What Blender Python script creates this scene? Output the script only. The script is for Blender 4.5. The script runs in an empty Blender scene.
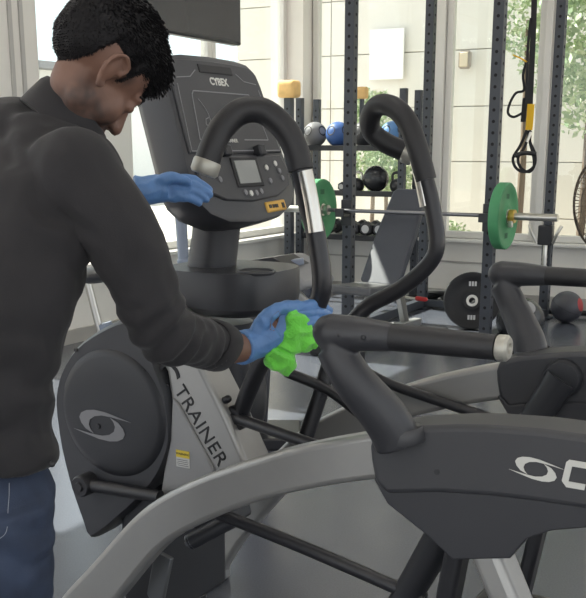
import bpy, bmesh, math, random
from mathutils import Vector, Matrix, noise
random.seed(7)
V = Vector
# ------------------------------------------------------------------ camera
F, CX, CY, YH, H = 1000.0, 293.0, 394.0, 145.0, 1.42
PITCH = math.atan((CY - YH) / F); CP, SP = math.cos(PITCH), math.sin(PITCH)
scn = bpy.context.scene
COL = scn.collection
cd = bpy.data.cameras.new('camera'); cam = bpy.data.objects.new('camera', cd); COL.objects.link(cam)
cam.location = (0, 0, H); cam.rotation_euler = (math.pi/2 - PITCH, 0, 0)
cd.sensor_fit = 'HORIZONTAL'; cd.sensor_width = 36.0; cd.lens = F * 36.0 / 586.0
cd.shift_y = (CY - 299.0) / 586.0; cd.clip_start = 0.05; cd.clip_end = 300
scn.camera = cam
# ------------------------------------------------------------------ world, sun, exposure
w = bpy.data.worlds.new('sky'); scn.world = w; w.use_nodes = True
nt = w.node_tree; bg = nt.nodes['Background']
bg.inputs[0].default_value = (0.86, 0.93, 1.0, 1); bg.inputs[1].default_value = 1.65
sd = bpy.data.lights.new('sun', 'SUN'); sun = bpy.data.objects.new('sun', sd); COL.objects.link(sun)
sd.energy = 14.0; sd.angle = math.radians(0.6); sd.color = (1.0, 0.95, 0.88)
SUN_FROM = V((-0.80, 0.42, 1.05)).normalized()          # direction towards the sun
sun.rotation_euler = SUN_FROM.to_track_quat('Z', 'Y').to_euler()
scn.view_settings.view_transform = 'Standard'; scn.view_settings.look = 'None'
scn.view_settings.exposure = 0.0; scn.view_settings.gamma = 1.0; scn.view_settings.use_curve_mapping = False
# ------------------------------------------------------------------ pixel -> place helpers
O = V((0, 0, H))
def ray(x, y):
    a = (x - CX) / F; b = -(y - CY) / F
    return V((a, CP + b*SP, -SP + b*CP))
def at_y(x, y, Y):
    r = ray(x, y); return O + r * (Y / r.y)
def at_z(x, y, z):
    r = ray(x, y); return O + r * ((z - H) / r.z)
def on_plane(x, y, P, n):
    r = ray(x, y); return O + r * ((V(P) - O).dot(n) / r.dot(n))
B = math.radians(29.5)                     # the room and the machines share one grid
RX = V((math.cos(B), -math.sin(B), 0)); LX = V((math.sin(B), math.cos(B), 0)); UP = V((0, 0, 1))
M0 = V((-0.2197, 2.6266, 0))               # foot of the trainer's column
def to_m(P): d = P - M0; return V((d.dot(RX), d.dot(LX), P.z))
def ms(x, y, s): return to_m(on_plane(x, y, M0 + LX*s, LX))
def mz(x, y, z): return to_m(at_z(x, y, z))
def mw(u, s, z): return M0 + RX*u + LX*s + UP*z
C0 = V((0.04, 10.22, 0))                   # room corner
def room(a, d, z=0): return C0 + RX*a - LX*d + UP*z      # a along the back wall, d out from it
def rd(x, y, d):                           # pixel on the plane d in front of the back wall -> (a, z)
    P = on_plane(x, y, C0 - LX*d, LX); return (P - C0).dot(RX), P.z
def ra(x, y, a):                           # pixel on the plane a out from the left wall -> (d, z)
    P = on_plane(x, y, C0 + RX*a, RX); return -(P - C0).dot(LX), P.z
# ------------------------------------------------------------------ materials
MATS = {}
def mat(name, col, rough=0.5, metal=0.0, var=0.0, scale=20.0, bump=0.0, bscale=None, spec=0.5, coat=0.0, alpha=None, sheen=0.0, emit=None):
    if name in MATS: return MATS[name]
    m = bpy.data.materials.new(name); m.use_nodes = True; MATS[name] = m
    n = m.node_tree.nodes; l = m.node_tree.links; b = n['Principled BSDF']
    b.inputs['Base Color'].default_value = (*col, 1); b.inputs['Roughness'].default_value = rough
    b.inputs['Metallic'].default_value = metal; b.inputs['Specular IOR Level'].default_value = spec
    b.inputs['Coat Weight'].default_value = coat
    b.inputs['Sheen Weight'].default_value = sheen
    if emit: b.inputs['Emission Color'].default_value = (*emit[0], 1); b.inputs['Emission Strength'].default_value = emit[1]
    tc = n.new('ShaderNodeTexCoord')
    if var > 0:
        t = n.new('ShaderNodeTexNoise'); t.inputs['Scale'].default_value = scale; t.inputs['Detail'].default_value = 6
        l.new(tc.outputs['Object'], t.inputs['Vector'])
        r = n.new('ShaderNodeMapRange'); r.inputs[1].default_value = 0.3; r.inputs[2].default_value = 0.7
        r.inputs[3].default_value = 1 - var; r.inputs[4].default_value = 1 + var
        l.new(t.outputs['Fac'], r.inputs[0])
        x = n.new('ShaderNodeVectorMath'); x.operation = 'SCALE'; x.inputs[0].default_value = col
        l.new(r.outputs[0], x.inputs['Scale']); l.new(x.outputs[0], b.inputs['Base Color'])
    if bump > 0:
        t2 = n.new('ShaderNodeTexNoise'); t2.inputs['Scale'].default_value = bscale or scale; t2.inputs['Detail'].default_value = 4
        l.new(tc.outputs['Object'], t2.inputs['Vector'])
        bp = n.new('ShaderNodeBump'); bp.inputs['Strength'].default_value = bump; bp.inputs['Distance'].default_value = 0.01
        l.new(t2.outputs['Fac'], bp.inputs['Height']); l.new(bp.outputs[0], b.inputs['Normal'])
    return m
def glass_mat():
    m = bpy.data.materials.new('window_glass'); m.use_nodes = True; n = m.node_tree.nodes; l = m.node_tree.links
    n.clear(); o = n.new('ShaderNodeOutputMaterial'); mx = n.new('ShaderNodeMixShader'); t = n.new('ShaderNodeBsdfTransparent')
    g = n.new('ShaderNodeBsdfGlossy'); lw = n.new('ShaderNodeLayerWeight'); lw.inputs[0].default_value = 0.5; pw_ = n.new('ShaderNodeMath'); pw_.operation = 'POWER'; pw_.inputs[1].default_value = 5.0; f = n.new('ShaderNodeMath'); f.operation = 'MULTIPLY_ADD'; f.inputs[1].default_value = 0.9; f.inputs[2].default_value = 0.035
    l.new(lw.outputs['Facing'], pw_.inputs[0]); l.new(pw_.outputs[0], f.inputs[0])
    t.inputs[0].default_value = (0.93, 0.96, 0.94, 1); g.inputs['Roughness'].default_value = 0.02
    l.new(f.outputs[0], mx.inputs[0]); l.new(t.outputs[0], mx.inputs[1]); l.new(g.outputs[0], mx.inputs[2]); l.new(mx.outputs[0], o.inputs[0])
    return m
GLASS = glass_mat()
PLASTIC = mat('dark_grey_plastic', (0.034, 0.035, 0.040), 0.42, bump=0.04, bscale=900, var=0.06, scale=6)
PLASTIC2 = mat('black_plastic', (0.021, 0.022, 0.026), 0.45, bump=0.04, bscale=900)
PLASTIC3 = mat('charcoal_panel', (0.048, 0.049, 0.054), 0.5, bump=0.03, bscale=700)
SILVER = mat('silver_paint', (0.36, 0.355, 0.34), 0.38, metal=0.55, var=0.04, scale=8)
SILVER_M = mat('silver_matte', (0.30, 0.30, 0.30), 0.45, metal=0.35, var=0.04, scale=8)
STEEL = mat('bright_steel', (0.62, 0.60, 0.55), 0.28, metal=0.9)
RUBBER = mat('black_rubber_grip', (0.016, 0.016, 0.018), 0.5, bump=0.08, bscale=500)
BLACKM = mat('black_metal', (0.018, 0.018, 0.021), 0.36)
RACKM = mat('rack_metal', (0.045, 0.050, 0.062), 0.45, var=0.08, scale=10)
WHITEINK = mat('white_ink', (0.62, 0.62, 0.58), 0.6)
GREYINK = mat('grey_ink', (0.20, 0.20, 0.21), 0.5)
DARKINK = mat('dark_ink', (0.02, 0.02, 0.022), 0.6)
WALLM = mat('wall_paint', (0.76, 0.73, 0.68), 0.8, var=0.03, scale=3, bump=0.03, bscale=80)
FRAMEM = mat('window_frame_white', (0.70, 0.68, 0.64), 0.45)
CEILM = mat('ceiling_paint', (0.75, 0.74, 0.72), 0.9, var=0.02, scale=2)
# ------------------------------------------------------------------ mesh helpers
def mesh_obj(name, bm, m, parent=None, smooth=True, bevel=0.0, seg=2, subsurf=0, angle=40):
    me = bpy.data.meshes.new(name)
    if isinstance(bm, bmesh.types.BMesh):
        bmesh.ops.recalc_face_normals(bm, faces=bm.faces[:]); bm.to_mesh(me); bm.free()
    else: me = bm
    o = bpy.data.objects.new(name, me); COL.objects.link(o)
    if m: me.materials.append(m)
    if parent: o.parent = parent
    if smooth and len(me.polygons): me.polygons.foreach_set('use_smooth', [True]*len(me.polygons))
    if smooth:
        try: me.set_sharp_from_angle(angle=math.radians(angle))
        except Exception: pass
    if bevel > 0:
        b = o.modifiers.new('bevel', 'BEVEL'); b.width = bevel; b.segments = seg; b.limit_method = 'ANGLE'; b.angle_limit = math.radians(35); b.harden_normals = False
    if subsurf:
        s = o.modifiers.new('subdivision', 'SUBSURF'); s.levels = subsurf; s.render_levels = subsurf
    return o
def tag(o, label=None, cat=None, group=None, kind=None):
    if label: o['label'] = label
    if cat: o['category'] = cat
    if group: o['group'] = group
    if kind: o['kind'] = kind
    return o
def empty(name, loc=(0, 0, 0), rz=0.0, parent=None):
    o = bpy.data.objects.new(name, None); COL.objects.link(o); o.location = loc; o.rotation_euler = (0, 0, rz); o.empty_display_size = 0.1
    if parent: o.parent = parent
    return o
def BMn(): return bmesh.new()
def box(bm, c, size, rz=0.0, rot=None):
    m = Matrix.Translation(V(c)) @ (rot.to_4x4() if rot else Matrix.Rotation(rz, 4, 'Z')) @ Matrix.Diagonal((*size, 1))
    bmesh.ops.create_cube(bm, size=1.0, matrix=m); return bm
def box_between(bm, A, Bv, wd, ht, up=UP):
    A, Bv = V(A), V(Bv); d = Bv - A; x = d.normalized(); y = V(up).cross(x)
    y = y.normalized() if y.length > 1e-5 else V((0, 1, 0)); z = x.cross(y)
    r = Matrix((x, y, z)).transposed()
    return box(bm, (A + Bv)/2, (d.length, wd, ht), rot=r)
def smooth_path(pts, n=6):
    pts = [V(p) for p in pts]; out = []
    for i in range(len(pts)-1):
        p0 = pts[max(i-1, 0)]; p1 = pts[i]; p2 = pts[i+1]; p3 = pts[min(i+2, len(pts)-1)]
        for k in range(n):
            t = k/n
            out.append(0.5*((2*p1) + (p2-p0)*t + (2*p0-5*p1+4*p2-p3)*t*t + (3*p1-p0-3*p2+p3)*t**3))
    out.append(pts[-1]); return out
def lerp_list(vals, n):
    out = []
    for i in range(len(vals)-1):
        for k in range(n): out.append(vals[i] + (vals[i+1]-vals[i])*k/n)
    out.append(vals[-1]); return out
def tube(bm, pts, rad, segs=16, n=6, smooth=True, round_ends=False):
    P = smooth_path(pts, n) if smooth else [V(p) for p in pts]
    if isinstance(rad, (int, float)): R = [rad]*len(P)
    else: R = lerp_list(list(rad), n) if smooth else list(rad)
    if round_ends:
        for end in (0, 1):
            i, j = (0, 1) if end == 0 else (-1, -2)
            d = (P[i]-P[j]).normalized(); r = R[i]; q = P[i].copy()
            for a in (35, 65, 84):
                np_, nr = q + d*r*math.sin(math.radians(a)), r*math.cos(math.radians(a))
                if end == 0: P.insert(0, np_); R.insert(0, nr)
                else: P.append(np_); R.append(nr)
    T = []
    for i in range(len(P)):
        d = P[min(i+1, len(P)-1)] - P[max(i-1, 0)]; T.append(d.normalized())
    ref = V((0, 0, 1)) if abs(T[0].z) < 0.9 else V((1, 0, 0))
    nrm = (ref - T[0]*ref.dot(T[0])).normalized(); rings = []
    for i in range(len(P)):
        nrm = (nrm - T[i]*nrm.dot(T[i])).normalized(); bn = T[i].cross(nrm)
        rings.append([bm.verts.new(P[i] + (nrm*math.cos(2*math.pi*k/segs) + bn*math.sin(2*math.pi*k/segs))*R[i]) for k in range(segs)])
    for i in range(len(rings)-1):
        for k in range(segs):
            bm.faces.new((rings[i][k], rings[i][(k+1) % segs], rings[i+1][(k+1) % segs], rings[i+1][k]))
    bm.faces.new(list(reversed(rings[0]))); bm.faces.new(rings[-1]); return bm
def lathe(bm, prof, segs=32, mtx=Matrix.Identity(4), close=False):
    """prof: (radius, height) pairs round local Z"""
    rings = []
    for r, z in prof:
        if r < 1e-5: rings.append([bm.verts.new(mtx @ V((0, 0, z)))])
        else: rings.append([bm.verts.new(mtx @ V((r*math.cos(2*math.pi*k/segs), r*math.sin(2*math.pi*k/segs), z))) for k in range(segs)])
    pairs = list(zip(rings, rings[1:])) + ([(rings[-1], rings[0])] if close else [])
    for a, b in pairs:
        for k in range(segs):
            k2 = (k+1) % segs
            if len(a) == 1 and len(b) == 1: continue
            if len(a) == 1: bm.faces.new((a[0], b[k2], b[k]))
            elif len(b) == 1: bm.faces.new((a[k], a[k2], b[0]))
            else: bm.faces.new((a[k], a[k2], b[k2], b[k]))
    return bm
def axis_mtx(P, d):
    return Matrix.Translation(V(P)) @ V(d).to_track_quat('Z', 'Y').to_matrix().to_4x4()
def prism(bm, pts, off):
    """closed outline pts (3D, planar) swept by vector off"""
    off = V(off); a = [bm.verts.new(V(p)) for p in pts]; b = [bm.verts.new(V(p) + off) for p in pts]; n = len(pts)
    bm.faces.new(a); bm.faces.new(list(reversed(b)))
    for i in range(n): bm.faces.new((a[i], b[i], b[(i+1) % n], a[(i+1) % n]))
    return bm
def loft(bm, rings):
    vs = [[bm.verts.new(V(p)) for p in r] for r in rings]; n = len(vs[0])
    for a, b in zip(vs, vs[1:]):
        for k in range(n): bm.faces.new((a[k], a[(k+1) % n], b[(k+1) % n], b[k]))
    bm.faces.new(list(reversed(vs[0]))); bm.faces.new(vs[-1]); return bm
def ell(bm, c, r, rot=None, u=20, v=12):
    m = Matrix.Translation(V(c)) @ (rot.to_4x4() if rot else Matrix.Identity(4)) @ Matrix.Diagonal((*r, 1))
    bmesh.ops.create_uvsphere(bm, u_segments=u, v_segments=v, radius=1.0, matrix=m); return bm
def fuse(bm, voxel, smooth=4, fac=0.5):
    """union of closed shapes -> one continuous surface"""
    me = bpy.data.meshes.new('tmp'); bmesh.ops.recalc_face_normals(bm, faces=bm.faces[:]); bm.to_mesh(me); bm.free()
    o = bpy.data.objects.new('tmp', me); COL.objects.link(o)
    r = o.modifiers.new('r', 'REMESH'); r.mode = 'VOXEL'; r.voxel_size = voxel
    if smooth: s = o.modifiers.new('s', 'SMOOTH'); s.iterations = smooth; s.factor = fac
    dg = bpy.context.evaluated_depsgraph_get(); dg.update()
    out = bpy.data.meshes.new_from_object(o.evaluated_get(dg), depsgraph=dg)
    bpy.data.objects.remove(o); bpy.data.meshes.remove(me); return out
def text_obj(name, s, size, m, parent, mtx, extrude=0.0008, align='LEFT', spacing=1.0, shear=0.0, bold=0.0):
    c = bpy.data.curves.new('txt', 'FONT'); c.body = s; c.size = size; c.extrude = extrude; c.align_x = align; c.align_y = 'CENTER'; c.space_character = spacing; c.shear = shear; c.offset = bold
    c.resolution_u = 3
    o = bpy.data.objects.new('txt', c); COL.objects.link(o); dg = bpy.context.evaluated_depsgraph_get(); dg.update()
    me = bpy.data.meshes.new_from_object(o.evaluated_get(dg), depsgraph=dg); bpy.data.objects.remove(o); bpy.data.curves.remove(c)
    me.transform(mtx); me.name = name
    return mesh_obj(name, me, m, parent, smooth=False)
def frame_mtx(o, x, y):
    x = V(x).normalized(); z = x.cross(V(y)).normalized(); y = z.cross(x)
    return Matrix.Translation(V(o)) @ Matrix((x, y, z)).transposed().to_4x4()
def copy_tree(o, parent=None):
    c = o.copy(); COL.objects.link(c)
    if parent is not None: c.parent = parent
    for ch in [k for k in list(COL.objects) if k.parent == o]: copy_tree(ch, c)
    return c
# ================================================================== THE ROOM
def struct(name, bm, m, bevel=0.0): return tag(mesh_obj(name, bm, m, smooth=False, bevel=bevel), kind='structure')
FLOORM = mat('rubber_floor', (0.088, 0.095, 0.116), 0.20, var=0.10, scale=160, bump=0.06, bscale=220)
CEIL_Z = 3.3; SILL = 0.55
bm = BMn(); box(bm, room(4.9, 6.5, -0.05), (10.2, 13.6, 0.1), -B); struct('floor', bm, FLOORM)
bm = BMn(); box(bm, room(4.9, 6.5, CEIL_Z + 0.05), (10.2, 13.6, 0.1), -B); struct('ceiling', bm, CEILM)
# unseen grid of glowing ceiling panels, added to brighten the whole room
FILL_GLOW = mat('fill_panel_glow', (0.9, 0.9, 0.88), 0.5, emit=((1.0, 0.97, 0.92), 5.5))
lproto = None
for i, a in enumerate((1.3, 3.7, 6.1, 8.5)):
    for j, d in enumerate((1.4, 4.0, 6.6, 9.2, 11.8)):
        if lproto is None:
            lproto = e_ = empty('added_fill_panel', room(a, d, CEIL_Z), -B)
            bm = BMn(); box(bm, (0, 0, -0.02), (0.66, 0.66, 0.04)); mesh_obj('tray_frame', bm, mat('fill_panel_white', (0.8, 0.8, 0.8), 0.5), e_, False, 0.004)
            bm = BMn(); box(bm, (0, 0, -0.044), (0.60, 0.60, 0.008)); mesh_obj('diffuser', bm, FILL_GLOW, e_, False)
        else:
            e_ = copy_tree(lproto); e_.location = room(a, d, CEIL_Z)
        tag(e_, 'square white glowing panel added overhead to brighten the gym', 'ceiling light', 'added overhead fill panels')
# back wall: dado, sill, corner pier, lintel
bm = BMn(); box(bm, room(4.5, -0.11, SILL/2), (9.4, 0.22, SILL), -B); struct('wall_back', bm, WALLM)
bm = BMn(); box(bm, room(4.5, -0.06, CEIL_Z - 0.1), (9.4, 0.22, 0.2), -B); struct('wall_lintel_back', bm, WALLM)
bm = BMn(); box(bm, room(4.5, 0.012, 0.05), (9.2, 0.024, 0.10), -B); struct('baseboard_back', bm, mat('skirting', (0.40, 0.38, 0.35), 0.6))
bm = BMn(); box(bm, room(4.5, -0.02, SILL + 0.012), (9.3, 0.20, 0.03), -B); struct('trim_1', bm, FRAMEM, 0.006)
bm = BMn(); box(bm, room(4.5, 0.006, 0.36), (9.3, 0.012, 0.015), -B); struct('trim_2', bm, mat('skirting', (0.4, 0.38, 0.35)))
# left wall
bm = BMn(); box(bm, room(-0.11, 6.0, SILL/2), (0.22, 13.0, SILL), -B); struct('wall_left', bm, WALLM)
bm = BMn(); box(bm, room(-0.06, 6.0, CEIL_Z - 0.1), (0.22, 13.0, 0.2), -B); struct('wall_lintel_left', bm, WALLM)
bm = BMn(); box(bm, room(-0.02, 6.0, SILL + 0.012), (0.26, 12.8, 0.03), -B); struct('trim_3', bm, FRAMEM, 0.006)
bm = BMn(); box(bm, room(0.012, 6.0, 0.05), (0.024, 12.6, 0.10), -B); struct('baseboard_left', bm, mat('skirting', (0.4, 0.38, 0.35)))
bm = BMn(); box(bm, room(-0.03, -0.03, CEIL_Z/2), (0.36, 0.36, CEIL_Z), -B); struct('wall_corner_pier', bm, WALLM, 0.004)
def window(n, a0, a1, left=False):
    """frame and pane between a0 and a1 along a wall"""
    e = tag(empty('window_%d' % n, room(0, 0), -B), kind='structure'); fw = 0.06; z0 = SILL + 0.03; z1 = CEIL_Z - 0.2
    def P(t, z, wd, dp, ht):
        return ((-0.06, -t, z), (dp, wd, ht)) if left else ((t, 0.06, z), (wd, dp, ht))
    for t in (a0 + fw/2, a1 - fw/2):
        b_ = BMn(); c, s = P(t, (z0+z1)/2, fw, 0.08, z1-z0); box(b_, c, s); mesh_obj('frame_stile', b_, FRAMEM, e, False, 0.006)
    for z in (z0 + fw/2, z1 - fw/2):
        b_ = BMn(); c, s = P((a0+a1)/2, z, a1-a0-2*fw, 0.08, fw); box(b_, c, s); mesh_obj('frame_rail', b_, FRAMEM, e, False, 0.006)
    b_ = BMn(); c, s = P((a0+a1)/2, (z0+z1)/2, a1-a0-1.9*fw, 0.008, z1-z0-1.9*fw); box(b_, c, s); mesh_obj('pane', b_, GLASS, e, False)
def pier(n, a, wd, left=False):
    b_ = BMn(); z = (SILL + CEIL_Z - 0.2)/2 + 0.015; ht = CEIL_Z - 0.2 - SILL - 0.03
    box(b_, room(-0.06, a, z) if left else room(a, -0.06, z), (0.16, wd, ht) if left else (wd, 0.16, ht), -B)
    struct('trim_%d' % n, b_, FRAMEM, 0.004)
A = lambda px: rd(px, 150, 0.0)[0]
D = lambda px: ra(px, 150, 0.0)[0]
b1, b2, b3, b4 = A(432), A(442), A(539), A(546)
window(1, 0.16, b1); pier(4, (b1+b2)/2, b2-b1 - 0.004); window(2, b2, b3); pier(5, (b3+b4)/2, b4-b3 - 0.004); window(3, b4, b4 + 1.9); pier(6, b4 + 2.0, 0.19); window(4, b4 + 2.1, b4 + 4.0)
l1, l2 = D(216), D(130)
window(5, 0.16, l1, True); window(6, l1 + 0.004, l2, True); pier(7, l2 + 0.16, 0.31, True); window(7, l2 + 0.32, D(40), True); pier(8, D(40) + 0.35, 0.69, True); window(8, D(40) + 0.71, D(40) + 2.8, True)
for n_, px in ((9, 12), (10, 23)):
    dd_, _z = ra(px, 60, 0.025); bm = BMn(); box(bm, room(0.028, dd_, 1.84), (0.014, 0.03, 2.5), -B); struct('trim_%d' % n_, bm, mat('frame_groove', (0.42, 0.41, 0.39), 0.5))
# ================================================================== OUTSIDE
PAVE = mat('paving', (0.55, 0.50, 0.44), 0.9, var=0.12, scale=4)
bm = BMn(); box(bm, room(0, -6, -0.13), (60, 60, 0.06), -B); struct('ground_outside', bm, PAVE)
STUCCO = mat('cladding', (0.68, 0.64, 0.585), 0.85, var=0.03, scale=2)
bld = tag(empty('building', room(rd(238, 100, -3.2)[0] + 6.5, -3.2, -0.1), -B), 'beige clad building beyond the back windows', 'building')
bm = BMn(); box(bm, (0, 0.25, 3.0), (13.0, 0.4, 6.2)); mesh_obj('wall_core', bm, mat('cladding_joint', (0.54, 0.49, 0.43), 0.9), bld, False)
pw, ph = 1.45, 0.66
proto = None
for i in range(9):
    for j in range(9):
        if proto is None:
            bm = BMn(); box(bm, (0, 0, 0), (pw - 0.012, 0.03, ph - 0.012)); o = mesh_obj('cladding_panel', bm, STUCCO, bld, False, 0.004); proto = o
        else: o = proto.copy(); COL.objects.link(o)
        o.location = ((i - 4)*pw, 0.035, (j + 0.5)*ph)
# ================================================================== THE CROSS TRAINER
ct = tag(empty('cross_trainer', M0, -B), 'dark grey and silver arched cross trainer being wiped by the person', 'cross trainer')
def emblem(name, P, ax, ay, wd, m, parent, th=0.0012):
    """two crescent blades round an open eye; wd = full width"""
    up_ = [(81,-18),(50,-29),(10,-42),(-20,-46),(-42,-43),(-57,-34),(-63,-20),(-58,-3),(-46,14),(-24,27),(-33,14),(-37,0),(-33,-15),(-20,-26),(0,-31),(30,-28)]
    b_ = BMn(); ax = V(ax).normalized(); ay = V(ay).normalized(); nn = ax.cross(ay); k = wd/162.0
    for sg in (1, -1):
        prism(b_, [V(P) + ax*(x*sg*k) + ay*(-y*sg*k*0.74) for x, y in up_], nn*th)
    return mesh_obj(name, b_, m, parent, False)
GL = {'C': [[(0.25,0),(1,0),(1,.22),(.28,.22),(.28,.78),(.95,.78),(.95,1),(.1,1),(0,.9),(0,.2)]],
      'Y': [[(.38,0),(.64,0),(.64,.4),(1,1),(.7,1),(.51,.62),(.32,1),(0,1),(.38,.4)]],
      'B': [[(0,0),(.26,0),(.26,1),(0,1)], [(.26,0),(.92,0),(1,.1),(1,.2),(.26,.2)], [(.26,.4),(1,.4),(.93,.5),(1,.6),(.26,.6)], [(.26,.8),(1,.8),(1,.9),(.92,1),(.26,1)], [(.72,.2),(1,.2),(1,.4),(.72,.4)], [(.72,.6),(1,.6),(1,.8),(.72,.8)]],
      'E': [[(0,0),(1,0),(1,.2),(.27,.2),(.27,.4),(.9,.4),(.9,.6),(.27,.6),(.27,.8),(1,.8),(1,1),(0,1)]],
      'X': [[(0,0),(.3,0),(.5,.32),(.7,0),(1,0),(.66,.5),(1,1),(.7,1),(.5,.68),(.3,1),(0,1),(.34,.5)]]}
def block_word(parent, P, ax, ht, m, word='CYBEX', nn=V((0, -1, 0))):
    x0 = 0.0
    for ch in word:
        b_ = BMn()
        for pl_ in GL[ch]: prism(b_, [V(P) + V(ax)*(x0 + x*ht*0.82 + y*ht*0.16) + UP*(y*ht) for x, y in pl_], nn*0.0012)
        mesh_obj('letter', b_, m, parent, False); x0 += ht*1.02
# ---- arched rails, traced on the near side's outer plane, mirrored for the far side
SA = 0.404
top_px = [(60,598),(90,565),(130,520),(160,497),(200,478),(250,461),(300,447),(372,434)]
bot_px = [(118,598),(160,549),(200,525),(250,505),(300,492),(370,481)]
tops = [ms(x, y, -SA) for x, y in top_px]; bots = [ms(x, y, -SA) for x, y in bot_px]
tops = [V((-0.36, -SA, 0.05)), V((-0.29, -SA, 0.17))] + tops + [V((tops[-1].x + 0.12, -SA, tops[-1].z + 0.025))]
bots = [V((-0.22, -SA, 0.05)), V((-0.14, -SA, 0.18))] + bots + [V((bots[-1].x + 0.12, -SA, bots[-1].z + 0.02))]
ARC_T, ARC_B = smooth_path(tops, 5), smooth_path(bots, 6)
def strip_prism(bm, T, Bt, off, n=40):
    def resample(P, n):
        L_ = [0]
        for a, b in zip(P, P[1:]): L_.append(L_[-1] + (b-a).length)
        out = []
        for i in range(n+1):
            t = L_[-1]*i/n; k = 0
            while k < len(P)-2 and L_[k+1] < t: k += 1
            f = (t - L_[k])/max(L_[k+1]-L_[k], 1e-6); out.append(P[k].lerp(P[k+1], f))
        return out
    T = resample(T, n); Bt = resample(Bt, n); off = V(off)
    rings = [[a, b, b + off, a + off] for a, b in zip(T, Bt)]
    return loft(bm, rings)
def flip(P): return V((P.x, -P.y, P.z))
for sg in (-1, 1):
    g = (lambda P: P) if sg < 0 else flip
    b_ = BMn(); strip_prism(b_, [g(p) for p in ARC_T], [g(p) for p in ARC_B], (0, -sg*0.058, 0))
    mesh_obj('arched_rail', b_, SILVER, ct, True, 0.014, 4, angle=30)
# ---- rear shrouds
SS = 0.449
sh_top = [(368,440),(372,434),(395,429),(420,427),(455,425.5),(488,426),(540,430),(586,436)]
sh_bot = [(372,480),(386,505),(425,536),(451,561),(509,560),(517,550),(526,540),(550,532),(586,529)]
ridge = [(386,495),(437,493.6),(490,497),(540,503),(586,510)]
T_ = [ms(x, y, -SS) for x, y in sh_top]; Bt_ = [ms(x, y, -SS) for x, y in sh_bot]; Rg = [ms(x, y, -SS) for x, y in ridge]
e0 = T_[-1]
rear_t = [V((e0.x + 0.14, -SS, e0.z - 0.012)), V((e0.x + 0.26, -SS, e0.z - 0.06)), V((e0.x + 0.30, -SS, e0.z - 0.12))]
rear_b = [V((Bt_[-1].x + 0.28, -SS, Bt_[-1].z - 0.02)), V((Bt_[-1].x + 0.14, -SS, Bt_[-1].z))]
LEFT = [ms(370,460,-SS), ms(369,447,-SS)]
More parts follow.
